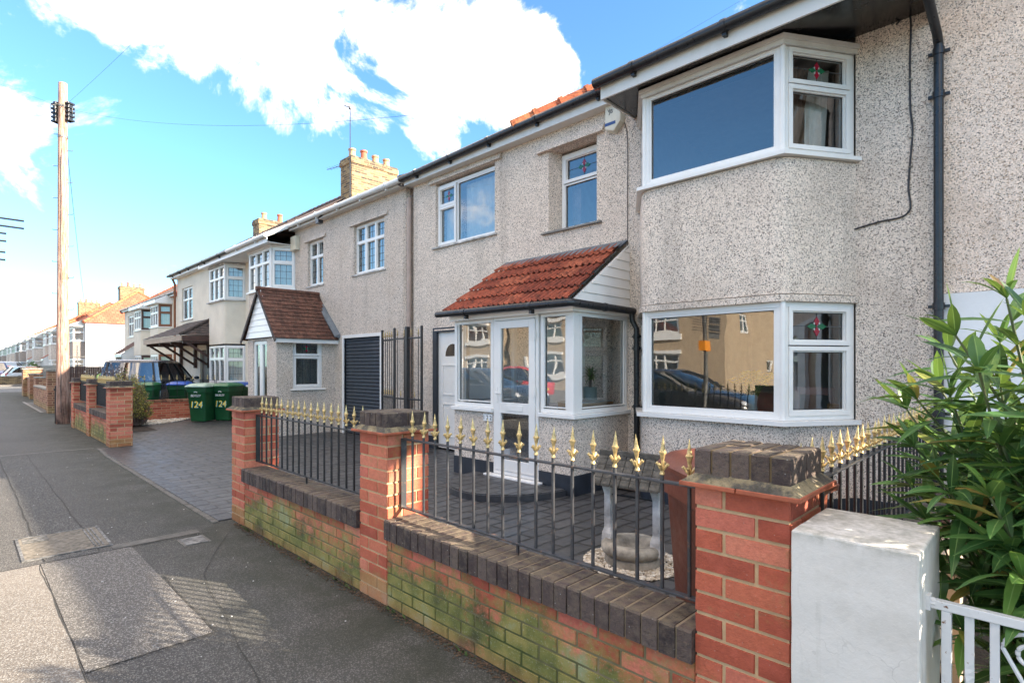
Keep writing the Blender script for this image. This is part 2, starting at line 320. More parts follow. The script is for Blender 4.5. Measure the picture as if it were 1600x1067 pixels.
M['cyan_text'] = simple('cyan_lettering', (.25, .65, .70), .5); M['black_text'] = simple('black_lettering', (.02, .02, .025), .5); M['blue_text'] = simple('navy_lettering', (.03, .07, .22), .4)
M['alarm'] = simple('cream_alarm_plastic', (.66, .62, .50), .4, var=.06); M['terracotta'] = simple('clay_chimney_pot', (.55, .32, .17), .8, var=.2, scale=12); M['pot_red'] = simple('red_chimney_pot', (.45, .14, .08), .8)
M['aerial'] = simple('aerial_metal', (.09, .09, .10), .4, metal=.6); M['wire'] = simple('overhead_cable', (.03, .03, .035), .6); M['concrete_infill'] = simple('cover_concrete', (.19, .165, .13), .9, var=.3, scale=25, bump=.7)
M['steel'] = simple('galvanised_steel', (.20, .195, .185), .65, metal=.5, var=.45, scale=20); M['yellow_flower'] = simple('yellow_petals', (.85, .58, .02), .6); M['wood_warm'] = simple('warm_wood', (.42, .24, .10), .5)
M['pink'] = simple('pink_chair_paint', (.42, .27, .26), .6); M['mint'] = simple('mint_planter', (.33, .40, .37), .5); M['orange_sign'] = simple('orange_sign_plate', (.80, .28, .02), .5)
M['weed'] = simple('weed_leaf', (.06, .11, .03), .7); M['lime'] = simple('lime_hi_vis', (.45, .85, .12), .6); M['debris'] = simple('leaf_litter', (.12, .075, .045), .95, var=.4, scale=40)
def paint(name, col): return simple(name, col, .25, var=.03, coat=.6)
M['car_navy'] = paint('navy_car_paint', (.025, .035, .055)); M['car_silver'] = paint('silver_car_paint', (.62, .63, .64)); M['car_red'] = paint('red_car_paint', (.55, .03, .035)); M['car_black'] = paint('black_car_paint', (.02, .02, .022)); M['car_blue'] = paint('blue_car_paint', (.06, .14, .35))
M['lamp'] = simple('lamp_lens', (.7, .72, .75), .15, metal=.3); M['tail'] = simple('tail_lens', (.45, .02, .02), .2)

# ------------------------------------------------------------------ mesh helpers
LOC = {}
class MB:
    def cut(s): s.cuts.append((len(s.v), len(s.f)))
    def __init__(s): s.cuts = []; s.v = []; s.f = []; s.c = []; s.mi = []; s.uv = {}; s.M = None; s.cur = .5; s.m = 0
    def vt(s, p):
        p = Vector(p); p = s.M @ p if s.M else p; s.v.append(p); return len(s.v) - 1
    def face(s, idx, uv=None):
        if uv: s.uv[len(s.f)] = uv
        s.f.append(idx); s.c.append(s.cur); s.mi.append(s.m)
    def poly(s, pts, uv=None): s.face([s.vt(p) for p in pts], uv)
    def box(s, x0, x1, y0, y1, z0, z1):
        if x0 > x1: x0, x1 = x1, x0
        if y0 > y1: y0, y1 = y1, y0
        if z0 > z1: z0, z1 = z1, z0
        i = [s.vt(p) for p in ((x0, y0, z0), (x1, y0, z0), (x1, y1, z0), (x0, y1, z0), (x0, y0, z1), (x1, y0, z1), (x1, y1, z1), (x0, y1, z1))]
        for q in ((3, 2, 1, 0), (4, 5, 6, 7), (0, 1, 5, 4), (1, 2, 6, 5), (2, 3, 7, 6), (3, 0, 4, 7)): s.face([i[k] for k in q])
        return s
    def prism(s, pts, z0, z1):                     # pts counter-clockwise (x,y)
        n = len(pts); a = [s.vt((p[0], p[1], z0)) for p in pts]; b = [s.vt((p[0], p[1], z1)) for p in pts]
        s.face(a[::-1]); s.face(b)
        for k in range(n): s.face([a[k], a[(k + 1) % n], b[(k + 1) % n], b[k]])
        return s
    def hull2(s, A, B):                            # loft between two equal rings, capped
        n = len(A); a = [s.vt(p) for p in A]; b = [s.vt(p) for p in B]; s.face(a[::-1]); s.face(b)
        for k in range(n): s.face([a[k], a[(k + 1) % n], b[(k + 1) % n], b[k]])
        return s
    def loft(s, rings, cap=True, closed=True):
        ids = [[s.vt(p) for p in r] for r in rings]; n = len(rings[0])
        for a, b in zip(ids, ids[1:]):
            for k in range(n if closed else n - 1): s.face([a[k], a[(k + 1) % n], b[(k + 1) % n], b[k]])
        if cap: s.face(ids[0][::-1]); s.face(ids[-1])
        return s
    def tube(s, path, r, seg=8, flat=None):
        path = [Vector(p) for p in path]; rings = []
        up = Vector((0, 0, 1))
        for k, p in enumerate(path):
            t = (path[min(k + 1, len(path) - 1)] - path[max(k - 1, 0)]).normalized()
            a = t.cross(up if abs(t.z) < .95 else Vector((0, 1, 0))).normalized(); b = a.cross(t).normalized()
            rr = r[k] if isinstance(r, (list, tuple)) else r
            rings.append([p + (a * math.cos(2 * PI * j / seg) + b * math.sin(2 * PI * j / seg)) * rr for j in range(seg)])
        return s.loft(rings)
    def lathe(s, prof, c=(0, 0, 0), seg=16, axis='z'):
        rings = []
        for r, h in prof:
            ring = []
            for j in range(seg):
                x, y = r * math.cos(2 * PI * j / seg), r * math.sin(2 * PI * j / seg)
                ring.append((c[0] + x, c[1] + y, c[2] + h) if axis == 'z' else ((c[0] + x, c[1] + h, c[2] - y) if axis == 'y' else (c[0] + h, c[1] + x, c[2] + y)))
            rings.append(ring)
        return s.loft(rings)
    def ball(s, c, r, seg=8, rings=5, sz=1.0):
        return s.lathe([(max(.0001, r * math.sin(PI * k / rings)), -r * sz * math.cos(PI * k / rings)) for k in range(rings + 1)], c, seg)
    def mesh(s, name, mats, loc=(0, 0, 0), smooth=None):
        me = bpy.data.meshes.new(name); o = Vector(loc)
        me.from_pydata([tuple(p - o) for p in s.v], [], s.f)
        for m in (mats if isinstance(mats, (list, tuple)) else [mats]): me.materials.append(M[m] if isinstance(m, str) else m)
        me.polygons.foreach_set('material_index', s.mi)
        at = me.attributes.new('rnd', 'FLOAT', 'FACE'); at.data.foreach_set('value', s.c)
        if s.uv:
            ul = me.uv_layers.new(name='UVMap')
            for fi, uv in s.uv.items():
                ls = me.polygons[fi].loop_start
                for k, q in enumerate(uv): ul.data[ls + k].uv = q
        me.update()
        if smooth:
            me.polygons.foreach_set('use_smooth', [True] * len(me.polygons)); me.set_sharp_from_angle(angle=R(smooth))
        return me
    def build(s, name, mats, parent=None, smooth=None, bevel=0, label=None):
        loc = wloc(parent) if parent else (0, 0, 0)
        if s.cuts:                                  # separate pieces: one object each
            first = None; b = [(0, 0)] + s.cuts + [(len(s.v), len(s.f))]
            for (v0, f0), (v1, f1) in zip(b, b[1:]):
                if f1 == f0: continue
                q = MB(); q.v = s.v[v0:v1]; q.f = [[i - v0 for i in f] for f in s.f[f0:f1]]; q.c = s.c[f0:f1]; q.mi = s.mi[f0:f1]; q.uv = {k - f0: u for k, u in s.uv.items() if f0 <= k < f1}
                o = q.build(name, mats, parent, smooth, bevel, label); first = first or o
            return first
        me = s.mesh(name, mats, loc, smooth); o = bpy.data.objects.new(name, me); C.objects.link(o)
        if parent: o.parent = parent
        LOC[o.name] = Vector(loc)
        if bevel:
            b = o.modifiers.new('bevel', 'BEVEL'); b.width = bevel; b.segments = 2; b.limit_method = 'ANGLE'; b.angle_limit = R(40)
        if label: o['label'] = label
        return o
def wloc(o): return LOC.get(o.name, Vector((0, 0, 0)))
def thing(name, label, cat, loc=(0, 0, 0), group=None):
    o = bpy.data.objects.new(name, None); C.objects.link(o); o.location = loc; LOC[o.name] = Vector(loc)
    o.empty_display_size = .2; o['label'] = label; o['category'] = cat
    if group: o['group'] = group
    return o
def tag(o, label, cat, group=None, kind=None):
    o['label'] = label; o['category'] = cat
    if group: o['group'] = group
    if kind: o['kind'] = kind
    return o
def struct(o): o['kind'] = 'structure'; return o
def place(name, me, parent, world, rotz=0, scale=None):
    o = bpy.data.objects.new(name, me); C.objects.link(o); o.parent = parent; o.location = Vector(world) - wloc(parent); o.rotation_euler = (0, 0, rotz)
    if scale: o.scale = scale
    return o
def T(x, y, z, a=0): return Matrix.Translation((x, y, z)) @ Matrix.Rotation(a, 4, 'Z')
def copy_tree(o, parent=None):
    c = o.copy(); C.objects.link(c)
    if parent: c.parent = parent
    for ch in list(o.children): copy_tree(ch, c)
    return c
def text(parent, body, size, Mx, mat, name='lettering', extrude=.002):
    cu = bpy.data.curves.new('t', 'FONT'); cu.body = body; cu.size = size; cu.extrude = extrude; cu.align_x = 'CENTER'; cu.align_y = 'CENTER'
    to = bpy.data.objects.new('t', cu); C.objects.link(to); bpy.context.view_layer.update()
    me = bpy.data.meshes.new_from_object(to); bpy.data.objects.remove(to); me.name = name
    me.transform(Matrix.Translation(-wloc(parent)) @ Mx); me.materials.clear(); me.materials.append(M[mat])
    o = bpy.data.objects.new(name, me); C.objects.link(o); o.parent = parent; return o
FACE_STREET = Matrix.Rotation(R(90), 4, 'X')           # text upright, readable from -Y
FACE_RIGHT = Matrix.Rotation(R(90), 4, 'Z') @ Matrix.Rotation(R(90), 4, 'X')   # readable from +X

def brick_face(mb, O, u, n, w, h, off=0.0, bl=.215, bh=.065, m=.010, proud=.006, start=0.0, jit=.0012):
    """single bricks laid over a face: O bottom-left (seen from outside), u along, n outward"""
    pitch = h / max(1, round(h / .075)); bh = pitch - m
    O = Vector(O); u = Vector(u); n = Vector(n); z = Vector((0, 0, 1)); k = 0; zz = m * .5
    while zz + bh * .5 < h:
        x = -((k % 2) * (bl + m) / 2 + off) % (bl + m) - (bl + m); h1 = min(bh, h - zz - .001)
        while x < w:
            a, b = max(x, start), min(x + bl, w)
            if b - a > .02:
                mb.cur = rng.random(); j = rng.uniform(-jit, jit); p = proud + j; c = .0018
                base = [O + u * a + z * zz, O + u * b + z * zz, O + u * b + z * (zz + h1), O + u * a + z * (zz + h1)]
                d0 = [q - n * .004 for q in base]
                d1 = [O + u * (a + (q[0])) + z * (zz + q[1]) + n * p for q in ((c + rng.uniform(0, .0025), c + rng.uniform(0, .002)), (b - a - c - rng.uniform(0, .0025), c + rng.uniform(0, .002)), (b - a - c - rng.uniform(0, .0025), h1 - c - rng.uniform(0, .002)), (c + rng.uniform(0, .0025), h1 - c - rng.uniform(0, .002)))]
                ia = [mb.vt(q) for q in d0]; ib = [mb.vt(q) for q in d1]
                mb.face(ib)
                for t in range(4): mb.face([ia[t], ia[(t + 1) % 4], ib[(t + 1) % 4], ib[t]])
            x += bl + m
        zz += bh + m; k += 1
def brick_box(parent, name, x0, x1, y0, y1, z0, z1, mat='brick', mort='mortar', sides='SENW', bl=.215, label=None, offs=0.0):
    mb = MB(); i = .006; mb.m = 1; mb.cur = .5; mb.box(x0 + i, x1 - i, y0 + i, y1 - i, z0, z1); mb.m = 0; h = z1 - z0
    if 'S' in sides: brick_face(mb, (x0, y0 + i, z0), (1, 0, 0), (0, -1, 0), x1 - x0, h, offs, bl)
    if 'E' in sides: brick_face(mb, (x1 - i, y0 + .009, z0), (0, 1, 0), (1, 0, 0), y1 - y0 - .009, h, offs + .11, bl)
    if 'W' in sides: brick_face(mb, (x0 + i, y1 - .009, z0), (0, -1, 0), (-1, 0, 0), y1 - y0 - .018, h, offs + .11, bl)
    if 'N' in sides: brick_face(mb, (x1, y1 - i, z0), (-1, 0, 0), (0, 1, 0), x1 - x0, h, offs, bl)
    return mb.build(name, [mat, mort], parent, label=label)

def wall(mb, Mx, w, z0, z1, openings=(), depth=.25, top=True):
    """openings (x0,x1,z0,z1) local; front face at y=0 looks toward -y"""
    old = mb.M; mb.M = Mx
    xs = sorted({0, w, *[o[0] for o in openings], *[o[1] for o in openings]}); zs = sorted({z0, z1, *[o[2] for o in openings], *[o[3] for o in openings]})
    xs = [x for x in xs if 0 <= x <= w]; zs = [z for z in zs if z0 <= z <= z1]
    def solid(a, b): return not any(o[0] - 1e-6 <= a and a < o[1] - 1e-6 and o[2] - 1e-6 <= b and b < o[3] - 1e-6 for o in openings)
    for i in range(len(xs) - 1):
        for j in range(len(zs) - 1):
            if not solid(xs[i], zs[j]): continue
            a, b, c, d = xs[i], xs[i + 1], zs[j], zs[j + 1]
            mb.poly([(a, 0, c), (b, 0, c), (b, 0, d), (a, 0, d)]); mb.poly([(b, depth, c), (a, depth, c), (a, depth, d), (b, depth, d)])
    for o in openings:
        a, b, c, d = max(o[0], 0), min(o[1], w), max(o[2], z0), min(o[3], z1)
        if o[0] > 0: mb.poly([(a, 0, c), (a, 0, d), (a, depth, d), (a, depth, c)])
        if o[1] < w: mb.poly([(b, 0, d), (b, 0, c), (b, depth, c), (b, depth, d)])
        if o[3] < z1: mb.poly([(a, 0, d), (b, 0, d), (b, depth, d), (a, depth, d)])
        if o[2] > z0: mb.poly([(b, 0, c), (a, 0, c), (a, depth, c), (b, depth, c)])
    mb.poly([(0, 0, z0), (0, 0, z1), (0, depth, z1), (0, depth, z0)]); mb.poly([(w, 0, z1), (w, 0, z0), (w, depth, z0), (w, depth, z1)])
    if top: mb.poly([(0, 0, z1), (w, 0, z1), (w, depth, z1), (0, depth, z1)])
    mb.M = old

def star(parent, Mx, cx, cz, w, h, y):
    mb = MB(); mb.M = Mx; q = .42
    def dia(x, z, a, b, mi):
        mb.m = mi; pts = [(x - a, z), (x, z - b), (x + a, z), (x, z + b)]
        mb.hull2([(p[0], y, p[1]) for p in pts], [(p[0], y - .004, p[1]) for p in pts])
    s_ = min(w, h) * .36
    dia(cx, cz + s_ * .52, s_ * .33, s_ * .50, 0); dia(cx, cz - s_ * .52, s_ * .33, s_ * .50, 0)
    dia(cx - s_ * .62, cz, s_ * .55, s_ * .32, 1); dia(cx + s_ * .62, cz, s_ * .55, s_ * .32, 1)
    for q1, q2 in ((.3, .3), (-.3, .3), (.3, -.3), (-.3, -.3)): dia(cx + s_ * q1, cz + s_ * q2, s_ * .10, s_ * .14, 2)
    mb.m = 3
    mb.box(cx - .003, cx + .003, y - .003, y + .001, cz - h / 2, cz - s_ * 1.02); mb.box(cx - .003, cx + .003, y - .003, y + .001, cz + s_ * 1.02, cz + h / 2)
    mb.box(cx - w / 2, cx - s_ * 1.15, y - .003, y + .001, cz - .003, cz + .003); mb.box(cx + s_ * 1.15, cx + w / 2, y - .003, y + .001, cz - .003, cz + .003)
    return mb.build('stained_glass_star', ['red_glass', 'green_glass', 'star_clear', 'leadline'], parent)
def curtain(parent, Mx, x0, x1, z0, z1, y, mat='net', waves=None, taper=0.0, name='curtain'):
    mb = MB(); mb.M = Mx; n = max(8, int((x1 - x0) / .02)); waves = waves or (x1 - x0) / .07; rings = []
    for t in (0, .25, .5, .75, 1):
        z = z1 + (z0 - z1) * t; sq = 1 - taper * t
        rings.append([(x0 + (x1 - x0) * k / n * sq, y + .015 * math.sin(2 * PI * waves * k / n + t) + .006 * math.sin(k * 1.3), z) for k in range(n + 1)])
    mb.loft(rings, cap=False, closed=False); return mb.build(name, mat, parent, smooth=60)

def window(parent, Mx, w, h, cells, frame='upvc', fw=.045, cw=.042, dep=.07, sill=(.05, .03), lead=None, stars=(), glassm='glass', nets=None, drape=None, sillm=None, label=None, glaze_y=.035):
    """Mx: origin bottom-left outside corner. cells: (x0,x1,z0,z1,casement) in window coords"""
    mb = MB(); mb.M = Mx
    mb.box(0, w, 0, dep, 0, fw); mb.box(0, w, 0, dep, h - fw, h); mb.box(0, fw, .0005, dep - .0005, fw, h - fw); mb.box(w - fw, w, .0005, dep - .0005, fw, h - fw)
    for (a, b, c, d, k) in cells:                 # each light: its own ring, sitting proud when it opens
        p = -.014 if k else .006; q = cw
        if not k: q = cw * .55
        for (x0, x1, z0, z1) in ((a, b, c, c + q), (a, b, d - q, d), (a, a + q, c + q, d - q), (b - q, b, c + q, d - q)):
            mb.box(x0, x1, p, dep - .006 - (.002 if k else 0), z0, z1)
        if k:  # bead
            for (x0, x1, z0, z1) in ((a + q, b - q, c + q, c + q + .012), (a + q, b - q, d - q - .012, d - q), (a + q, a + q + .012, c + q + .012, d - q - .012), (b - q - .012, b - q, c + q + .012, d - q - .012)):
                mb.box(x0, x1, .008, dep - .012, z0, z1)
    win = mb.build('window', frame, parent, bevel=.003 if fw > .04 else 0, label=label)
    g = MB(); g.M = Mx
    for (a, b, c, d, k) in cells: g.poly([(a + .02, glaze_y, c + .02), (b - .02, glaze_y, c + .02), (b - .02, glaze_y, d - .02), (a + .02, glaze_y, d - .02)])
    g.build('glass_pane', glassm, win); g = MB(); g.M = Mx
    for (a, b, c, d, k) in cells:
        q = (cw + .012 if k else cw * .55); e_ = .006; y_ = glaze_y - .006
        for (x0, x1, z0, z1) in ((a + q, b - q, c + q, c + q + e_), (a + q, b - q, d - q - e_, d - q), (a + q, a + q + e_, c + q + e_, d - q - e_), (b - q - e_, b - q, c + q + e_, d - q - e_)): g.box(x0, x1, y_, y_ + .004, z0, z1)
    g.build('gasket', 'black_pvc', win)
    if lead:
        l = MB(); l.M = Mx
        for (a, b, c, d, k) in cells:
            q = cw + .005; nx = max(1, round((b - a - 2 * q) / lead[0])); nz = max(1, round((d - c - 2 * q) / lead[1]))
            for i in range(1, nx): x = a + q + (b - a - 2 * q) * i / nx; l.box(x - .005, x + .005, glaze_y - .004, glaze_y - .001, c + q, d - q)
            for i in range(1, nz): z = c + q + (d - c - 2 * q) * i / nz; l.box(a + q, b - q, glaze_y - .006, glaze_y - .0035, z - .005, z + .005)
        if l.f: l.build('leading', 'leadline', win)
    for si in stars:
        a, b, c, d, k = cells[si]; q = cw + .012 if k else cw * .55; star(win, Mx, (a + b) / 2, (c + d) / 2, b - a - 2 * q, d - c - 2 * q, glaze_y - .002)
    if sill:
        s = MB(); s.M = Mx; s.box(-sill[1] * 1.2, w + sill[1] * 1.2, -sill[0], .05, -.032, -.001); s.build('window_sill', sillm or frame, win, bevel=.004)
    if nets:
        for (a, b, c, d) in nets: curtain(win, Mx, a, b, c, d, .16, 'net')
    if drape:
        for (a, b, c, d, tp, mt) in drape: curtain(win, Mx, a, b, c, d, .20, mt, taper=tp)
    return win
def cells_grid(w, h, cols, rows, fw=.045, opens=True):
    """cols/rows: relative sizes"""
    out = []; W, H = w - 2 * fw, h - 2 * fw; x = fw
    for c in cols:
        z = fw
        for r in rows: out.append((x, x + W * c / sum(cols), z, z + H * r / sum(rows), opens)); z += H * r / sum(rows)
        x += W * c / sum(cols)
    return out

def offset(pts, e):
    """open plan polyline running left to right as seen from the street; e>0 pushes it toward the street side"""
    out = []; P_ = [Vector(p) for p in pts]
    for k, p in enumerate(P_):
        ns = []
        if k > 0: d = (p - P_[k - 1]).normalized(); ns.append(Vector((d.y, -d.x)))
        if k < len(P_) - 1: d = (P_[k + 1] - p).normalized(); ns.append(Vector((d.y, -d.x)))
        if len(ns) == 2: n = (ns[0] + ns[1]); n = n / max(.3, n.dot(ns[0]))
        else: n = ns[0]
        out.append(p + n * e)
    return out
def plan_strip(mb, pts, z0, z1, e_out=0.0, e_in=-.2):
    A = offset(pts, e_out); B = offset(pts, e_in)
    for k in range(len(pts) - 1):
        a, b, c, d = A[k], A[k + 1], B[k + 1], B[k]
        mb.poly([(a.x, a.y, z0), (b.x, b.y, z0), (b.x, b.y, z1), (a.x, a.y, z1)]); mb.poly([(c.x, c.y, z0), (d.x, d.y, z0), (d.x, d.y, z1), (c.x, c.y, z1)])
        mb.poly([(a.x, a.y, z1), (b.x, b.y, z1), (c.x, c.y, z1), (d.x, d.y, z1)]); mb.poly([(d.x, d.y, z0), (c.x, c.y, z0), (b.x, b.y, z0), (a.x, a.y, z0)])
    for k in (0, -1):
        a, d = A[k], B[k]; q = [(a.x, a.y, z0), (a.x, a.y, z1), (d.x, d.y, z1), (d.x, d.y, z0)]; mb.poly(q if k == 0 else q[::-1])
def rounded(pts, r=.10, n=4):
    out = [Vector(pts[0])]
    for k in range(1, len(pts) - 1):
        p = Vector(pts[k]); a = (Vector(pts[k - 1]) - p).normalized(); b = (Vector(pts[k + 1]) - p).normalized()
        for i in range(n + 1):
            t = i / n; q0 = p + a * r; q1 = p + b * r; out.append((q0 * (1 - t) ** 2 + p * 2 * t * (1 - t) + q1 * t * t))
    out.append(Vector(pts[-1])); return out

def tiled_slope(mb, A, B, Cc, D, rows, tw, profile='plain', thick=.012, lip=.016):
    """A eave-left, B eave-right, Cc top-right, D top-left; tiles as single pieces"""
    A, B, Cc, D = map(Vector, (A, B, Cc, D)); n = (B - A).cross(D - A).normalized()
    for r in range(rows):
        t0 = r / rows; t1 = min(1, (r + 1.12) / rows)
        l0 = A.lerp(D, t0); r0 = B.lerp(Cc, t0); l1 = A.lerp(D, t1); r1 = B.lerp(Cc, t1); W = (r0 - l0).length; cnt = max(1, round(W / tw)); sh = (.5 if r % 2 else 0) if profile == 'plain' else 0
        k = -sh
        while k < cnt:
            a, b = max(0, k) / cnt, min(cnt, k + 1) / cnt; k += 1
            if b - a < .02 / W: continue
            mb.cur = rng.random(); g = .0018 / W; j = rng.uniform(-.002, .002)
            if profile == 'plain':
                P0 = l0.lerp(r0, a + g) + n * (lip + j); P1 = l0.lerp(r0, b - g) + n * (lip + j); P2 = l1.lerp(r1, b - g) + n * .003; P3 = l1.lerp(r1, a + g) + n * .003
                top = [P0, P1, P2, P3]; mb.hull2([p - n * thick for p in top], top)
            else:
                N_ = 24; rt = []; rb = []; rt2 = []; rb2 = []
                for i in range(N_ + 1):
                    s_ = a + (b - a) * i / N_; ph = i / N_ * 3 * 2 * PI; hgt = .024 * max(0, math.cos(ph)) ** .7 if math.cos(ph) > 0 else 0
                    p = l0.lerp(r0, s_) + n * (lip + .022 + hgt + j); q = l1.lerp(r1, s_) + n * (.004 + hgt)
                    rt.append(p); rt2.append(q); rb.append(p - n * .014); rb2.append(q - n * .012)
                mb.loft([rb, rt, rt2, rb2], cap=False, closed=False)
def hip_roof(parent, x0, x1, y0, y1, z, pitch, hl, hr, over, mat, ridge_mat='tile_orange', name='roof'):
    x0 -= over * (1 if hl else .0); x1 += over * (1 if hr else .0); y0 -= over; y1 += over; tn = math.tan(R(pitch)); z -= over * tn; D = (y1 - y0) / 2; zr = z + D * tn; ym = (y0 + y1) / 2
    a = x0 + (D if hl else 0); b = x1 - (D if hr else 0); sl = D / math.cos(R(pitch)); mb = MB()
    mb.poly([(x0, y0, z), (x1, y0, z), (b, ym, zr), (a, ym, zr)], [(x0, 0), (x1, 0), (b, sl), (a, sl)])
    mb.poly([(x1, y1, z), (x0, y1, z), (a, ym, zr), (b, ym, zr)], [(x0, 0), (x1, 0), (b, sl), (a, sl)])
    mb.poly([(x0, y1, z), (x0, y0, z), (a, ym, zr)], [(y1, 0), (y0, 0), (ym, sl if hl else 0)])
    mb.poly([(x1, y0, z), (x1, y1, z), (b, ym, zr)], [(y0, 0), (y1, 0), (ym, sl if hr else 0)])
    mb.poly([(x0, y1, z - .03), (x1, y1, z - .03), (x1, y0, z - .03), (x0, y0, z - .03)])
    for p, q in (((x0, y0), (x1, y0)), ((x1, y0), (x1, y1)), ((x1, y1), (x0, y1)), ((x0, y1), (x0, y0))):
        mb.poly([(*p, z - .03), (*q, z - .03), (*q, z), (*p, z)])
    o = mb.build(name, mat, parent)
    rd = MB()
    def ridge(p, q):
        p, q = Vector(p), Vector(q); L_ = (q - p).length; n = max(1, int(L_ / .33))
        for k in range(n):
            s0 = p.lerp(q, k / n); s1 = p.lerp(q, (k + 1) / n); rd.cur = rng.random(); rd.tube([s0, s0.lerp(s1, .08), s0.lerp(s1, .1), s1], [.115, .115, .098, .098], 10)
    ridge((a, ym, zr - .02), (b, ym, zr - .02))
    if hl: ridge((x0, y0, z), (a, ym, zr - .02)); ridge((x0, y1, z), (a, ym, zr - .02))
    if hr: ridge((x1, y0, z), (b, ym, zr - .02)); ridge((x1, y1, z), (b, ym, zr - .02))
    rd.build('ridge_tiles', ridge_mat, o, smooth=50); return o
def gutter(parent, pts, r=.055, mat='black_pvc', brackets=True, name='gutter'):
    mb = MB(); mb.tube(pts, r, 10)
    P0 = [Vector(p) for p in pts]
    for a, b in zip(P0, P0[1:]):
        L_ = (b - a).length; n = int(L_ / .95); d = (b - a).normalized()
        for k in range(n):
            c = a.lerp(b, (k + .5) / n); mb.tube([c - d * .025, c + d * .025], r * 1.14, 10)
            if brackets and abs(d.x) > .7: mb.box(c.x - .02, c.x + .02, c.y, c.y + .06, c.z - .09, c.z - .03)
    return mb.build(name, mat, parent, smooth=45)
def pipe(parent, pts, r=.034, mat='black_pvc', name='downpipe', clips=(), axisclip='x'):
    mb = MB(); mb.tube(pts, r, 12)
    for (x, y, z) in clips: mb.tube([(x, y, z - .03), (x, y, z + .03)], r * 1.22, 12); mb.box(x - r * 2.1, x + r * 2.1, y + r * .3, y + r * 1.1, z - .012, z + .012)
    return mb.build(name, mat, parent, smooth=45)
def chimney(parent, x0, x1, y0, y1, z0, z1, pots, mat='brick_yellow', potm='terracotta'):
    c = brick_box(parent, 'chimney', x0, x1, y0, y1, z0, z1 - .24, mat, 'mortar'); c2 = MB()
    brick_box(c, 'chimney_corbel', x0 - .035, x1 + .035, y0 - .035, y1 + .035, z1 - .24, z1 - .08, mat, 'mortar')
    m = MB(); m.box(x0 - .02, x1 + .02, y0 - .02, y1 + .02, z1 - .08, z1); m.build('chimney_capping', 'cap', c, bevel=.02)
    for k in range(pots):
        t = (k + .5) / pots; cy = y0 + (y1 - y0) * t; cx = (x0 + x1) / 2; p = MB(); hh = .34 if k != 1 else .40
        p.lathe([(.13, -.02), (.125, .05), (.105, hh * .5), (.10, hh - .07), (.125, hh - .05), (.125, hh), (.09, hh), (.09, hh - .1)], (cx, cy, z1), 14); p.build('chimney_pot', potm if k != 1 else 'pot_red', c, smooth=40)
    return c
def aerial(parent, x, y, z0, z1, dirx, diry, n=9, tilt=0.0):
    a = MB(); a.tube([(x, y, z0), (x, y, z1)], .014, 6); L_ = .8; d = Vector((dirx, diry, tilt)).normalized(); s = Vector((-d.y, d.x, 0)).normalized(); p = Vector((x, y, z1 - .05))
    a.tube([p - d * .1, p + d * L_], .010, 6)
    for k in range(n): c = p + d * (L_ * k / n); w = .15 - .006 * k; a.tube([c - s * w, c + s * w], .005, 4)
    a.box(p.x - .05, p.x + .05, p.y - .03, p.y + .03, p.z - .05, p.z + .04)
    return a.build('aerial', 'aerial', parent)

# ------------------------------------------------------------------ ground
def sheet(name, x0, x1, y0, y1, z, mat, thick=0.0):
    mb = MB(); (mb.box(x0, x1, y0, y1, z - thick, z) if thick else mb.poly([(x0, y0, z), (x1, y0, z), (x1, y1, z), (x0, y1, z)])); return struct(mb.build(name, mat))
sheet('ground', -700, 700, -700, 700, -.16, 'asphalt_trench')
sheet('road', -300, 80, -8.6, -1.05, -.10, 'road')
sheet('side_road', -62, -43.5, -60, 60, -.095, 'road')
sheet('pavement', -43.5, 60, -.95, 6.4, 0, 'asphalt', .3)
sheet('pavement_beyond', -200, -60, -.95, 60, -.02, 'asphalt_old', .2)
sheet('pavement_opposite', -43, 60, -40, -8.75, 0, 'asphalt_old', .3)
sheet('kerb', -43.5, 60, -1.05, -.95, .004, 'kerbstone', .3)
sheet('kerb_opposite', -43, 60, -8.75, -8.6, .004, 'kerbstone', .3)
sheet('pavement_patch', -5.505, 3, -.95, .434, .004, 'asphalt_old'); sheet('pavement_patch', -12.55, -5.53, .465, .805, .004, 'asphalt_trench')
sheet('pavement_patch', -5.505, -3.4, .440, 1.02, .0045, 'asphalt_mid')
sheet('pavement_patch', -5.66, -5.53, .9, 1.55, .004, 'pale_strip')
def seam(pts, w=.004, mat='seam', z=.006):
    mb = MB(); pts = [Vector((*p, z)) for p in pts]; q = []
    for a, b in zip(pts, pts[1:]):
        n = max(2, int((b - a).length / .12)); q += [a.lerp(b, k / n) for k in range(n)]
    q.append(pts[-1]); L_ = []; R_ = []
    for k, p in enumerate(q):
        t = (q[min(k + 1, len(q) - 1)] - q[max(0, k - 1)]).normalized(); s = Vector((-t.y, t.x, 0)); j = s * (noise.noise(p * 3.1) * .018); ww = w * (.5 + abs(noise.noise(p * 9)) * 1.2); L_.append(p + j + s * ww); R_.append(p + j - s * ww)
    for k in range(len(q) - 1): mb.poly([R_[k], R_[k + 1], L_[k + 1], L_[k]])
    return struct(mb.build('pavement_seam', mat))
seam([(-5.49, .43), (2, .44)]); seam([(-5.51, -.9), (-5.51, 1.0), (-5.47, 1.6)], .007); seam([(-12.55, .46), (-5.55, .465)]); seam([(-12.55, .81), (-5.55, .81)])
seam([(-12.6, -.9), (-12.6, 1.75)], .02, 'kerbstone'); seam([(-3.4, .45), (-3.38, 1.03), (-4.6, 1.04)], .003); seam([(-17.3, -.9), (-17.2, 1.7)], .014, 'pale_strip'); seam([(-2.6, 1.0), (-4.4, 1.25), (-5.3, 1.7)], .003)
sheet('paving_slab', -16.2, -15.3, .1, .55, .005, 'kerbstone')
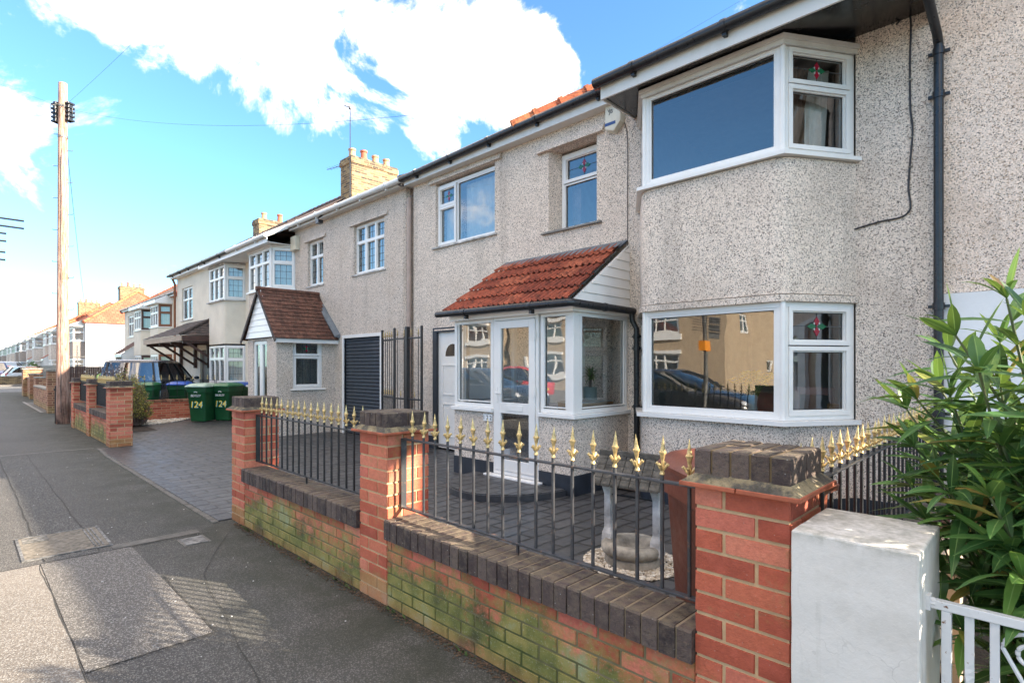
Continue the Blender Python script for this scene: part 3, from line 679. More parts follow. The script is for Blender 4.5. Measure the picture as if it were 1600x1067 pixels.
# front drives
DRV = MB(); DRV.poly([(-12.42, 1.86, .004), (-8.3, 1.80, .004), (-5.79, 1.80, .004), (-5.79, 6.3, .004), (-18.0, 6.3, .004), (-18.0, 2.2, .004), (-12.42, 2.2, .004)]); struct(DRV.build('driveway', 'drive'))
sheet('garden_paving', -5.79, -.72, 2.12, 6.3, .005, 'drive')
e = MB(); 
for k in range(14):
    x = -12.44 + k * .478; y = 1.74 + (.05 if x < -11.5 else 0) * (-11.5 - x); e.cur = rng.random(); e.box(x, x + .470, y - .02, y + .035, -.02, .016 + rng.uniform(-.002, .002))
struct(e.build('kerb_edging', 'pale_strip', bevel=.006))
e = MB(); 
for k in range(26): x = -12.42 + k * .255; e.box(x, x + .248, 1.785, 1.94, -.01, .0125)
struct(e.build('driveway_border', 'slate_edge', bevel=.006))
# utility covers
t = thing('utility_cover', 'large rectangular pavement access cover with ribbed steel ends and concrete infill', 'manhole cover', (-6.05, .63, 0))
mb = MB(); mb.box(-6.42, -5.68, .36, .90, -.01, .007); mb.build('cover_infill', 'concrete_infill', t)
mb = MB()
for (a, b, c, d) in ((-6.44, -6.42, .34, .92), (-5.68, -5.66, .34, .92), (-6.42, -5.68, .34, .36), (-6.42, -5.68, .90, .92)): mb.box(a, b, c, d, -.01, .010)
for k in range(3):
    mb.box(-6.38 + .0, -5.72, .80 + k * .028, .812 + k * .028, .0, .012)
for k in range(4): mb.box(-6.38 + .05 * k, -6.36 + .05 * k, .38, .55, .0, .011)
mb.build('steel_frame', 'steel', t)
t = thing('stopcock_cover', 'small rectangular metal lid set in the pavement near the brick pier', 'utility lid', (-5.3, 1.43, 0))
mb = MB(); mb.box(-5.42, -5.2, 1.35, 1.52, -.01, .008); mb.build('lid', 'steel', t, bevel=.004)
mb = MB(); mb.box(-5.44, -5.18, 1.33, 1.35, -.01, .006); mb.box(-5.44, -5.18, 1.52, 1.54, -.01, .006); mb.build('lid_frame', 'pale_strip', t)

# ------------------------------------------------------------------ front garden walls
def coping_run(parent, x0, x1, y0, y1, z0, z1, name='coping'):
    mb = MB(); mb.m = 1; mb.box(x0 + .004, x1 - .004, y0 + .009, y1 - .012, z0, z1 - .0025); mb.m = 0; x = x0; bw = .0655
    while x < x1 - .03:
        b = min(x + bw, x1); mb.cur = rng.random(); j = rng.uniform(-.003, .003); dz = rng.uniform(-.002, .002); c = .008
        A = [(x, y0 + j, z0), (b, y0 + j, z0), (b, y1 + j, z0), (x, y1 + j, z0)]; B = [(x, y0 + j, z1 - c + dz), (b, y0 + j, z1 - c + dz), (b, y1 + j, z1 - c + dz), (x, y1 + j, z1 - c + dz)]
        Ct = [(x + .003, y0 + j + c, z1 + dz), (b - .003, y0 + j + c, z1 + dz), (b - .003, y1 + j - c, z1 + dz), (x + .003, y1 + j - c, z1 + dz)]
        mb.loft([A, B, Ct]); x = b + .0085
    return mb.build(name, ['coping', 'mortar_dark'], parent)
def pier(parent, x0, y0, w=.33, dz=0.0, moss='brick_pier', top=1.085):
    p = brick_box(parent, 'pier', x0, x0 + w, y0, y0 + w, 0, top, moss, 'mortar', offs=.11 * rng.randint(0, 1))
    m = MB(); o = .042
    for (a, b) in ((x0 - o, x0 + w * .5 - .002), (x0 + w * .5 + .002, x0 + w + o)): m.box(a, b, y0 - o, y0 + w + o, top, top + .016)
    m.build('creasing_tile', 'tile_red_clean', p, bevel=.003)
    m = MB(); z = top + .016
    m.hull2([(x0 - .036, y0 - .036, z), (x0 + w + .036, y0 - .036, z), (x0 + w + .036, y0 + w + .036, z), (x0 - .036, y0 + w + .036, z)], [(x0 + .008, y0 + .008, z + .034), (x0 + w - .008, y0 + .008, z + .034), (x0 + w - .008, y0 + w - .008, z + .034), (x0 + .008, y0 + w - .008, z + .034)])
    m.build('mortar_fillet', 'cap', p)
    m = MB(); z0, z1 = top + .022, top + .135; m.m = 1; m.box(x0 + .007, x0 + w - .007, y0 + .007, y0 + w - .007, z0, z1 - .003); m.m = 0
    bw = (w - .0 + .009) / 5
    for row in range(2):
        ya = y0 + row * (w + .009) / 2; yb = ya + (w - .009) / 2
        for k in range(5):
            a = x0 + k * bw; b = a + bw - .009; m.cur = rng.random(); c = .006; j = rng.uniform(-.002, .002)
            m.loft([[(a, ya + j, z0), (b, ya + j, z0), (b, yb + j, z0), (a, yb + j, z0)], [(a, ya + j, z1 - c), (b, ya + j, z1 - c), (b, yb + j, z1 - c), (a, yb + j, z1 - c)], [(a + c, ya + c, z1 + j), (b - c, ya + c, z1 + j), (b - c, yb - c, z1 + j), (a + c, yb - c, z1 + j)]])
    m.build('pier_cap', ['coping', 'mortar_cap'], p)
    return p
M['tile_red_clean'] = simple('clay_creasing_tile', (.36, .095, .045), .75, var=.2, scale=14); M['mortar_cap'] = mortar('ochre_cap_mortar', (.21, .145, .075))
FL = MB()   # gold spearhead, base at origin
FL.lathe([(.0085, 0), (.012, .004), (.010, .012), (.0075, .018), (.009, .026), (.0075, .040), (.006, .052), (.0075, .062), (.0125, .086), (.0165, .092), (.0165, .098), (.012, .101), (.006, .135), (.0008, .168)], (0, 0, 0), 8)
for k in range(4):
    a = k * PI / 2; ca, sa = math.cos(a), math.sin(a)
    FL.tube([(ca * r, sa * r, z) for r, z in ((.005, .022), (.012, .030), (.020, .043), (.025, .050), (.0275, .046), (.0265, .040))], [.005, .006, .0058, .0055, .006, .0035], 6)
FINIAL = FL.mesh('finial', 'gold', smooth=35)
def railing(name, label, x0, x1, y, zb, zt, xs, axis='x', drop=.05, iron='worn_iron', legs=(), bars_to=None, group='black railings with gold spearheads'):
    """flat rails with round bars and gold spearheads; axis x or y"""
    base = (x0, y, zb) if axis == 'x' else (y, x0, zb)
    t = thing(name, label, 'railing', base, group)
    def pt(a, z): return (a, y, z) if axis == 'x' else (y, a, z)
    for nm, z in (('top_rail', zt), ('bottom_rail', zb)):
        m = MB()
        if axis == 'x': m.box(x0, x1, y - .016, y + .016, z - .005, z + .005)
        else: m.box(y - .016, y + .016, x0, x1, z - .005, z + .005)
        m.build(nm, iron, t, bevel=.002)
    bm_ = MB(); bm_.lathe([(.0082, zb + .005), (.0082, zt + .030)], (0, 0, 0), 10); me = bm_.mesh('bar', iron, smooth=40)
    for a in xs:
        p = pt(a + rng.uniform(-.003, .003), 0); place('bar', me, t, p); f_ = place('finial', FINIAL, t, (p[0], p[1], zt + .026), 0, (.94, .94, rng.uniform(.91, .98))); f_.rotation_euler = (rng.gauss(0, .025), rng.gauss(0, .025), rng.uniform(-.3, .3))
    for a in (x0, x1):
        m = MB(); m.M = None
        if axis == 'x': m.box(a - .003, a + .003, y - .02, y + .02, zb - .006, zt + .006)
        else: m.box(y - .02, y + .02, a - .003, a + .003, zb - .006, zt + .006)
        m.build('end_strap', iron, t)
    for a in legs:
        m = MB(); p = pt(a, 0); m.box(p[0] - .006, p[0] + .006, p[1] - .006, p[1] + .006, zb - drop, zb - .005); m.build('leg', iron, t)
    return t
W1 = thing('garden_wall', 'red brick front garden wall with green moss, dark coping and three capped piers', 'garden wall', (-3.3, 2, 0))
for x in (-5.78, -3.32, -.93): pier(W1, x, 1.90)
brick_box(W1, 'wall_panel', -5.45, -3.32, 1.905, 2.11, 0, .43, 'brick_moss', 'mortar_moss', 'SN'); brick_box(W1, 'wall_panel', -2.99, -.93, 1.905, 2.11, 0, .43, 'brick_moss', 'mortar_moss', 'SN', offs=.06)
coping_run(W1, -5.45, -3.322, 1.876, 2.115, .43, .55); coping_run(W1, -2.988, -.932, 1.876, 2.115, .43, .55)
railing('railing', 'railing on the mossy wall between the two piers farthest from the white gatepost', -5.425, -3.335, 2.02, .61, 1.05, [-5.33 + .1148 * k for k in range(17)], legs=(-4.38,), iron='black_metal', drop=.06)
railing('railing', 'worn railing on the mossy wall between middle pier and the pier beside the white gatepost', -2.975, -.945, 2.02, .61, 1.05, [-2.875 + .1164 * k for k in range(17)], legs=(-1.95,), drop=.06)
# debris where wall meets pavement
m = MB()
for k in range(3200):
    x = rng.uniform(-5.6, .6); y = 1.9 - abs(rng.gauss(0, .032)) - .004; s = rng.uniform(.0015, .0055); m.cur = rng.random(); m.M = T(x, y, .004, rng.uniform(0, 3)); m.box(-s, s, -s * .7, s * .7, -.001, s * .7)
m.M = None; tag(m.build('wall_base_litter', 'debris'), 'brown grit and leaf litter along the foot of the mossy wall', 'litter', kind='stuff')
m = MB()
for k in range(240):
    x = rng.choice([-5.3, -4.7, -4.1, -3.5, -2.9, -2.2, -1.7, -1.1]) + rng.gauss(0, .09); m.cur = rng.random(); a = rng.uniform(PI, 2 * PI); c_, s_ = math.cos(a), math.sin(a); L_ = rng.uniform(.012, .035); p = Vector((x, 1.885 - abs(rng.gauss(0, .012)), .004)); q = p + Vector((c_ * L_, s_ * L_ * .7, L_ * rng.uniform(.3, 1))); sd_ = Vector((-s_, c_, 0)) * L_ * .22; m.poly([p, p.lerp(q, .5) + sd_, q, p.lerp(q, .5) - sd_])
tag(m.build('wall_base_weeds', 'weed'), 'tiny green weeds sprouting along the foot of the mossy wall', 'weeds', kind='stuff')
# side boundary: dwarf wall with railing
SW = thing('dwarf_wall', 'low dark brick wall with concrete coping running back to the house beneath side railings', 'dwarf wall', (-.68, 4, 0))
brick_box(SW, 'wall_panel', -.80, -.60, 2.24, 5.9, 0, .40, 'brick_old', 'mortar_dark', 'EW'); m = MB()
for k in range(8): m.box(-.83, -.56, 2.245 + k * .457, 2.245 + k * .457 + .452, .40, .47)
m.build('coping', 'stone_dark', SW, bevel=.008)
railing('railing', 'side railing running from the big brick pier back to the grey house', 2.26, 5.7, -.70, .53, 1.04, [2.34 + .139 * k for k in range(24)], 'y', iron='black_metal', legs=(3.1, 4.4, 5.4), drop=.08)

# white gatepost and gate
mb = MB(); n = 14; x0, x1, y0, y1, zt = -.565, -.245, 1.79, 2.16, 1.02
def jig(p, s=.0022): v = Vector(p); return v + Vector((noise.noise(v * 9), noise.noise(v * 9 + Vector((5, 0, 0))), noise.noise(v * 9 + Vector((0, 7, 0))))) * s
rings = []
for k in range(25):
    z = zt * k / 24; ring = []
    for (ax, ay, bx, by) in ((x0, y0, x1, y0), (x1, y0, x1, y1), (x1, y1, x0, y1), (x0, y1, x0, y0)):
        for j in range(8): t_ = j / 8; ring.append(jig((ax + (bx - ax) * t_, ay + (by - ay) * t_, z)))
    rings.append(ring)
mb.loft(rings); tag(mb.build('gatepost', 'white_paint', bevel=.006), 'thick square white painted gatepost with rough render beside the brick pier', 'gatepost')
G = thing('garden_gate', 'white painted metal garden gate with twisted bar and scrolls', 'gate', (-.22, 1.9, 0))
m = MB(); m.box(-.235, .72, 1.888, 1.912, .852, .876); m.box(-.235, .72, 1.888, 1.912, .12, .144); m.box(-.212, -.19, 1.889, 1.911, .144, .852); m.box(.70, .72, 1.889, 1.911, .144, .852); m.build('gate_frame', 'gate', G, bevel=.002)
for x in (-.102, .20, .60):
    m = MB(); m.box(x - .010, x + .010, 1.894, 1.906, .144, .852); m.build('bar', 'gate', G, bevel=.002)
for x in (-.153, .65):
    m = MB(); rr = []
    for k in range(41):
        z = .144 + .708 * k / 40; tt = max(0, min(1, (.72 - z) / .42)); a = tt * 2 * PI * 1.0; c, s = math.cos(a), math.sin(a)
        rr.append([(x + c * u - s * v, 1.9 + s * u + c * v, z) for u, v in ((-.010, -.003), (.010, -.003), (.010, .003), (-.010, .003))])
    m.loft(rr); m.build('twisted_bar', 'gate', G)
def scroll(cx, cz, r0, turns, flip, tail):
    pts = [(tail[0], 1.9, tail[1])]
    for k in range(48):
        t_ = k / 47; a = (PI if flip > 0 else 0) - flip * turns * 2 * PI * t_; r = r0 * (1 - .72 * t_); pts.append((cx + r * math.cos(a), 1.9, cz + r * math.sin(a)))
    return pts
for (cx, cz, r0, fl, tl) in ((-.032, .792, .055, 1, (.06, .50)), (.13, .50, .055, -1, (-.02, .30)), (.45, .79, .055, -1, (.36, .5)), (.32, .5, .055, 1, (.45, .3))):
    m = MB(); m.tube(scroll(cx, cz, r0, 1.35, fl, tl), .0055, 6); m.build('scroll', 'gate', G, smooth=50)
m = MB(); m.tube([(-.256, 1.9, .865), (-.225, 1.9, .865)], .014, 8); m.box(-.262, -.235, 1.885, 1.915, .845, .885); m.build('hinge', 'gate', G)
m = MB(); m.box(.74, 1.06, 1.79, 2.16, 0, 1.02); tag(m.build('gatepost', 'white_paint', bevel=.01), 'square white painted gatepost on the far right side of the metal gate', 'gatepost')

# ------------------------------------------------------------------ the main house (grey pebbledash, red tiled porch)
YW = 6.15
H1 = thing('terraced_house', 'grey pebbledashed house with red tiled porch, number 122 and white bay windows', 'house', (-4.7, YW, 0))
mb = MB(); X0 = -8.73; W = 8.03
ops = [(.69, 2.27, 3.66, 4.86), (3.32, 4.30, 3.50, 4.70), (.70, 2.62, -1, 2.16), (3.25, 4.10, -1, 2.1), (4.99, 7.38, -1, 6)]
wall(mb, T(X0, YW, 0), W, 0, 5.02, ops, .26)
# bay masonry, rounded at its corners
BAY = [(-3.76, YW + .01), (-3.31, 5.46), (-1.79, 5.46), (-1.34, YW + .01)]
RB = rounded(BAY, .13, 5)
plan_strip(mb, RB, .24, .99, 0, -.22); plan_strip(mb, RB, 2.21, 3.50, 0, -.22)
wall(mb, T(X0, 14.0, 0), W, 0, 5.02, (), .2)
wall(mb, T(X0 + .002, 14.0, 0, R(-90)), 14.0 - YW - .27, 0, 5.02, (), .2)
# bell-cast drips over the openings
def drip(mb, x0, x1, y, z, h=.10, p=.045): mb.hull2([(x0, y + .005, z + h), (x0, y - p, z), (x0, y + .005, z - .0)], [(x1, y + .005, z + h), (x1, y - p, z), (x1, y + .005, z)])
drip(mb, -8.20, -6.30, YW, 4.865, .16, .06); drip(mb, -5.50, -4.30, YW, 4.70, .14, .07); drip(mb, -8.05, -6.0, YW, 2.165, .08, .03)
plan_strip(mb, offset(RB, .0), 2.135, 2.20, .025, -.1)
mb.build('wall', 'dash', H1)
m = MB(); plan_strip(m, RB, .0, .238, .012, -.2); m.build('plinth', 'navy', H1); m = MB(); m.box(-1.34, -.72, YW - .014, YW + .1, 0, .238); m.build('plinth', 'navy', H1); m = MB(); m.box(-8.72, -8.10, YW - .014, YW + .1, 0, .238); m.build('plinth', 'navy', H1)
# splayed upper opening reveal (deep soffit at the small window)
m = MB(); m.hull2([(-5.41, YW - .002, 3.5), (-5.30, YW - .002, 3.5), (-5.21, YW + .2, 3.5), (-5.41, YW + .2, 3.5)], [(-5.41, YW - .002, 4.7), (-5.30, YW - .002, 4.7), (-5.21, YW + .2, 4.7), (-5.41, YW + .2, 4.7)]); m.build('reveal', 'dash', H1)
# interior: floors, ceilings and rooms
m = MB(); m.box(X0 + .2, -.9, YW + .5, 13.9, 2.45, 2.6); m.box(X0 + .2, -.9, YW + .3, 13.9, 4.9, 4.98); m.box(-5.62, -5.5, YW + .3, 13.9, .1, 4.9); m.box(X0 + .2, -.9, 10.2, 10.3, .1, 4.9); m.box(-4.0, -3.9, YW + .3, 13.9, .1, 4.9); m.box(-.93, -.86, YW + .27, 13.9, 0, 5.0); m.build('interior_rooms', 'interior', H1)
m = MB(); m.box(-5.5, -.9, 5.7, 13.9, .02, .10); m.build('interior_floor', 'interior_floor', H1)
# windows in the flat wall
w, h = 1.585, 1.13; fw = .04
window(H1, T(-8.04, YW + .055, 3.69), w, h, [(fw, .53, .735, h - fw, 1), (fw, .53, fw, .73, 1), (.555, w - fw, fw, h - fw, 0)], stars=(0,), nets=[(.05, .5, .05, .7)], fw=fw, sill=(.10, .05), sillm='stone_white', drape=[(.58, 1.53, .05, 1.08, .0, 'net')])
w, h = .78, 1.14
window(H1, T(-5.20, YW + .19, 3.52), w, h, [(fw, w - fw, .71, h - fw, 1), (fw, w - fw, fw, .70, 0)], stars=(0,), drape=[(.04, .2, .04, .7, 0, 'drape')], fw=fw, sill=None)
m = MB()
for k in range(12): m.box(-5.42 + k * .09, -5.335 + k * .09, YW - .05, YW + .19, 3.475, 3.502 + .004 * (k % 2))
m.build('tile_sill', 'pebble_sill', H1, bevel=.006) if 'pebble_sill' in M else m.build('tile_sill', 'kerbstone', H1, bevel=.006)
# garage door at the left, dark frame
m = MB(); m.box(-8.10, -7.985, YW - .02, YW + .10, 0, 2.22); m.box(-7.985, -6.1, YW - .02, YW + .10, 2.135, 2.22); m.build('door_frame', 'navy', H1)
dr = MB(); dr.box(-7.985, -6.15, YW + .03, YW + .07, .04, 2.135)
for (a, b, c, d) in ((-7.86, -7.30, .25, .85), (-7.86, -7.30, 1.0, 1.55), (-7.18, -6.6, .25, .85), (-7.18, -6.6, 1.0, 1.55)):
    dr.box(a, b, YW + .018, YW + .031, c, c + .02); dr.box(a, b, YW + .018, YW + .031, d - .02, d); dr.box(a, a + .02, YW + .018, YW + .031, c + .02, d - .02); dr.box(b - .02, b, YW + .018, YW + .031, c + .02, d - .02)
door = dr.build('garage_door', 'upvc', H1)
m = MB()
for cx in (-7.58, -6.88):
    pts = [(cx - .2, YW + .026, 1.70)] + [(cx + .2 * math.cos(PI - PI * k / 10), YW + .026, 1.72 + .2 * math.sin(PI * k / 10)) for k in range(11)] + [(cx + .2, YW + .026, 1.70)]
    m.hull2(pts[::-1], [(p[0], p[1] + .01, p[2]) for p in pts[::-1]]); m.cut()
m.build('fanlight', 'soffit', door)

m = MB()
for k in range(11):
    a = PI * k / 10; m.hull2([(-6.88 + math.cos(a) * .07 + math.sin(a) * .010, YW + .012, 1.40 + math.sin(a) * .07 - math.cos(a) * .010), (-6.88 + math.cos(a) * .42 + math.sin(a) * .012, YW + .012, 1.40 + math.sin(a) * .42 - math.cos(a) * .012), (-6.88 + math.cos(a) * .42 - math.sin(a) * .012, YW + .012, 1.40 + math.sin(a) * .42 + math.cos(a) * .012), (-6.88 + math.cos(a) * .07 - math.sin(a) * .010, YW + .012, 1.40 + math.sin(a) * .07 + math.cos(a) * .010)], [(-6.88 + math.cos(a) * .07 + math.sin(a) * .010, YW + .028, 1.40 + math.sin(a) * .07 - math.cos(a) * .010), (-6.88 + math.cos(a) * .42 + math.sin(a) * .012, YW + .028, 1.40 + math.sin(a) * .42 - math.cos(a) * .012), (-6.88 + math.cos(a) * .42 - math.sin(a) * .012, YW + .028, 1.40 + math.sin(a) * .42 + math.cos(a) * .012), (-6.88 + math.cos(a) * .07 - math.sin(a) * .010, YW + .028, 1.40 + math.sin(a) * .07 + math.cos(a) * .010)])
m.build('sunburst_moulding', 'upvc', door)
# bay windows: left splay, front, right splay
def bay_windows(parent, plan, z0, z1, frontcells, sidecells, inset=.03, **kw):
    P_ = [Vector(p) for p in offset(plan, -inset)]
    for k in range(3):
        a, b = P_[k], P_[k + 1]; L_ = (b - a).length; ang = math.atan2(b.y - a.y, b.x - a.x); t_ = .004
        cells, extra = (frontcells if k == 1 else sidecells)(L_ - 2 * t_, z1 - z0, k)
        mx = T(a.x, a.y, z0, ang) @ Matrix.Translation((t_, 0, 0)); kk = dict(kw); kk.update(extra)
        window(parent, mx, L_ - 2 * t_, z1 - z0, cells, sill=None, dep=.075, **kk)
    # corner posts
    m = MB()
    for k in (1, 2): p = P_[k]; m.lathe([(.028, z0 + .001), (.028, z1 - .001)], (p.x, p.y + .012, 0), 10); m.cut()
    m.build('corner_post', kw.get('frame', 'upvc'), parent, smooth=50)
FC = lambda w, h, k: ([(.055, w - .055, .055, h - .055, 0)], dict(fw=.055))
def SCs(w, h, k): return [(.06, w - .06, h * .635, h - .045, 1), (.06, w - .06, .045, h * .625, 1)], dict(fw=.06, stars=(0,))
bay_windows(H1, BAY, 1.00, 2.135, FC, SCs)
bay_windows(H1, BAY, 3.55, 4.60, FC, lambda w, h, k: (SCs(w, h, k)[0], dict(fw=.06, stars=(0,), drape=[(.05, .5, .05, .95, .45, 'drape'), (.42, .68, .05, .95, .2, 'net')] if k == 2 else [])))
m = MB()
S_ = offset(BAY, .0); ext = [(S_[0].x - .02, S_[0].y - .02), *[tuple(p) for p in S_[1:3]], (S_[3].x + .06, S_[3].y - .10), (S_[3].x + .10, S_[3].y - .04)]
for (za, zb) in ((.955, .998), (3.508, 3.545)): m = MB(); plan_strip(m, BAY, za, zb, .055, -.1); m.build('bay_sill', 'upvc', H1, bevel=.006)
m = MB(); plan_strip(m, BAY, 4.603, 4.645, .035, -.12); plan_strip(m, BAY, 4.560, 4.602, .012, -.01); m.build('bay_head', 'upvc_dirty', H1, bevel=.004)
# cornice of the bay: boxed eaves running across it
ZE = 4.645; ey = 5.24; L0, L1 = -3.72, -.76
m = MB(); m.box(L0, L1, ey, ey + .022, ZE - .03, ZE + .15); m.hull2([(L0 + .001, ey + .023, ZE + .15), (L0 + .001, ey + .023, ZE - .03), (L0 - .12, YW, ZE - .03 + .10), (L0 - .12, YW, ZE + .42)], [(L0 + .02, ey + .023, ZE + .15), (L0 + .02, ey + .023, ZE - .03), (L0 - .10, YW, ZE - .03 + .10), (L0 - .10, YW, ZE + .42)]); m.build('bay_fascia', 'upvc_dirty', H1)
m = MB(); m.hull2([(L0 + .021, ey + .024, ZE), (L1, ey + .024, ZE), (L1, YW - .002, ZE + .085), (L0 - .08, YW - .002, ZE + .085)][::-1], [(L0 + .021, ey + .024, ZE + .02), (L1, ey + .024, ZE + .02), (L1, YW - .002, ZE + .105), (L0 - .08, YW - .002, ZE + .105)][::-1]); m.build('bay_soffit', 'soffit', H1)
m = MB(); m.box(L1 + .001, L1 + .021, ey + .03, YW, ZE - .02, ZE + .40); m.build('bay_fascia_return', 'soffit', H1)
gutter(H1, [(L0 - .05, ey - .055, ZE + .15), (L1 + .05, ey - .055, ZE + .165)], .058)
# main fascia and gutter
m = MB(); m.box(-8.80, L0 - .13, 5.98, 6.0, 4.97, 5.14); m.build('fascia', 'upvc_dirty', H1)
m = MB(); m.box(-8.78, L0 - .10, 6.001, YW, 4.972, 4.99); m.build('soffit_board', 'upvc_dirty', H1)
gutter(H1, [(-8.84, 5.925, 5.085), (-5.9, 5.925, 5.125), (L0 - .0, 5.925, 5.14)], .058)
# roofs: bay part carried lower over the bay, hip over the old part, lower roof over the extension
def slab(mb, pts, th=.05):
    A = [Vector(p) for p in pts]; n = (A[1] - A[0]).cross(A[-1] - A[0]).normalized(); mb.hull2([p - n * th for p in A], A)
tn = math.tan(R(32)); m = MB(); yr = 10.0; za = 5.15 - .0; rz = za + (yr - 5.95) * tn
slab(m, [(-5.8, 5.95, za), (7.3, 5.95, za), (7.3, yr, rz), (-5.8 + (yr - 5.95), yr, rz)])
slab(m, [(7.3, 14.05, za), (-5.8, 14.05, za), (-5.8 + (yr - 5.95), yr, rz), (7.3, yr, rz)])
slab(m, [(-5.8, 14.05, za), (-5.8, 5.95, za), (-5.8 + (yr - 5.95), yr, rz)])
slab(m, [(L0 - .10, ey + .0, ZE + .16), (L1 + .06, ey + .0, ZE + .16), (L1 + .06, 5.97, za + .01), (L0 - .10, 5.97, za + .01)])
m.build('roof', 'roof_orange_solid', H1) if 'roof_orange_solid' in M else m.build('roof', 'tile_red', H1)
m = MB(); slab(m, [(-8.85, 5.95, za - .01), (-5.6, 5.95, za - .01), (-5.6, 9.5, za + 1.05), (-8.85, 9.5, za + 1.05)]); slab(m, [(-5.6, 14.05, za), (-8.85, 14.05, za), (-8.85, 9.5, za + 1.05), (-5.6, 9.5, za + 1.05)]); m.build('extension_roof', 'tile_red', H1)
m = MB(); p, q = Vector((-5.82, 5.90, 5.165)), Vector((-3.3, 8.40, 6.76)); nn = 9
for k in range(nn):
    a, b = p.lerp(q, k / nn), p.lerp(q, (k + 1) / nn); m.cur = rng.random(); m.tube([a, a.lerp(b, .82), a.lerp(b, .85), b], [.085, .085, .105, .105], 12)
m.build('hip_tiles', 'tile_orange', H1, smooth=50)
# downpipe at the party line and cable on the wall
pipe(H1, [(-.74, 5.28, 4.74), (-.735, 5.34, 4.70), (-.70, 5.98, 4.42), (-.70, 6.085, 4.36), (-.70, 6.085, .05)], .037, clips=[(-.70, 6.085, z) for z in (4.30, 3.92, 2.05, 1.1)])
def wallcable(parent, pts, y, r=.006, name='cable'):
    q = []
    P_ = [Vector((x, y, z)) for x, z in pts]
    for k in range(len(P_) - 1):
        a = P_[max(0, k - 1)]; b = P_[k]; c = P_[k + 1]; d = P_[min(len(P_) - 1, k + 2)]
        for i in range(8): t_ = i / 8; q.append(.5 * ((2 * b) + (c - a) * t_ + (2 * a - 5 * b + 4 * c - d) * t_ ** 2 + (3 * b - 3 * c + d - a) * t_ ** 3))
    q.append(P_[-1]); m = MB(); m.tube(q, r, 6); return m.build(name, 'wire', parent, smooth=50)
cb = wallcable(H1, [(-1.02, 4.70), (-.95, 4.76), (-.91, 4.70), (-.915, 4.3), (-.912, 3.9), (-.895, 3.7), (-.905, 3.5), (-.92, 3.3), (-.925, 3.15), (-.91, 3.0), (-.925, 2.94), (-.99, 2.90), (-1.15, 2.89), (-1.33, 2.86), (-1.42, 2.84), (-1.475, 2.89), (-1.482, 2.93)], YW - .012, .008)
m = MB(); m.box(-1.50, -1.46, YW - .03, YW, 2.92, 2.96)
for z in (4.15, 3.62, 3.35): m.box(-.925, -.895, YW - .022, YW, z - .006, z + .006)
m.build('cable_clip', 'stone', cb)
wallcable(H1, [(-4.05, 4.86), (-3.95, 4.62), (-3.93, 4.2), (-3.935, 3.6), (-3.93, 2.9), (-3.93, 2.4)], YW - .010, .005)
# alarm box
A1 = thing('alarm_box', 'cream burglar alarm box with navy stripe under the eaves of the red-porched house', 'alarm box', (-4.1, YW, 4.8))
m = MB(); pts = [(-4.235, 4.99), (-3.975, 4.99), (-3.975, 4.72), (-4.10, 4.60), (-4.235, 4.66)]
m.hull2([(x, YW - .10, z) for x, z in [(-4.225, 4.98), (-3.985, 4.98), (-3.985, 4.725), (-4.09, 4.615), (-4.225, 4.67)]], [(x, YW - .002, z) for x, z in pts][:]) ; m.build('box_cover', 'alarm', A1, bevel=.01)
m = MB(); m.box(-4.226, -4.06, YW - .1025, YW - .099, 4.705, 4.745); m.build('stripe', 'blue_text', A1)
for (tx, sz, x, z) in (('V', .06, -4.165, 4.90), ('JB', .075, -4.13, 4.88)): text(A1, tx, sz, Matrix.Translation((x, YW - .102, z)) @ FACE_STREET, 'black_text', 'emblem', .001)

# ------------------------------------------------------------------ porch of the main house
YP = 5.0; PX0, PX1 = -6.09, -3.93
m = MB()
pm = lambda a, b, z0, z1: wall(m, T(a, YP, 0), b - a, z0, z1, (), .11)
pm(PX0, -5.28, .245, .905); m.build('porch_wall', 'dash', H1); m = MB(); pm(-4.46, PX1, .245, .905); m.build('porch_wall', 'dash', H1); m = MB(); wall(m, T(PX1, YP + .11, 0, R(90)), YW - YP - .11, .245, .905, (), .11); m.build('porch_wall', 'dash', H1); m = MB(); wall(m, T(PX0, YW, 0, R(-90)), YW - YP - .11, .245, .905, (), .11)
m.build('porch_wall', 'dash', H1)
m = MB(); m.box(PX0 - .004, -5.28, YP - .012, YP + .1, 0, .243); m.build('porch_plinth', 'navy', H1); m = MB(); m.box(-4.46, PX1 + .012, YP - .012, YP + .1, 0, .243); m.box(PX1 - .1, PX1 + .012, YP + .1, YW, 0, .243); m.build('porch_plinth', 'navy', H1)
m = MB(); m.box(PX0 - .03, -5.27, YP - .05, YP + .06, .906, .955); m.cut(); m.box(-4.45, PX1 + .05, YP - .05, YP + .06, .906, .955); m.box(PX1 - .05, PX1 + .05, YP + .061, YW, .906, .955); m.build('porch_sill', 'upvc', H1, bevel=.006)
hh = 2.16 - .957; f = .075
window(H1, T(PX0, YP, .957), .81, hh, [(f, .81 - .03, f, hh - .03, 0)], fw=.055, cw=.03, sill=None, glassm='glass_clear')
window(H1, T(-4.44, YP, .957), .44, hh, [(.04, .40, .06, hh - .03, 0)], fw=.045, cw=.03, sill=None, glassm='glass_clear')
window(H1, T(PX1, YP + .11, .957, R(90)), YW - YP - .12, hh, [(.05, YW - YP - .18, .06, hh - .03, 0)], fw=.05, cw=.03, sill=None, glassm='glass_clear')
window(H1, T(PX0 + .07, YW, .957, R(-90)), YW - YP - .1, hh, [(.05, YW - YP - .15, .06, hh - .03, 0)], fw=.05, cw=.03, sill=None, glassm='glass_clear')
m = MB(); m.box(-4.0, PX1, YP - .002, YP + .109, .957, 2.16); m.build('corner_post', 'upvc', H1, bevel=.004)
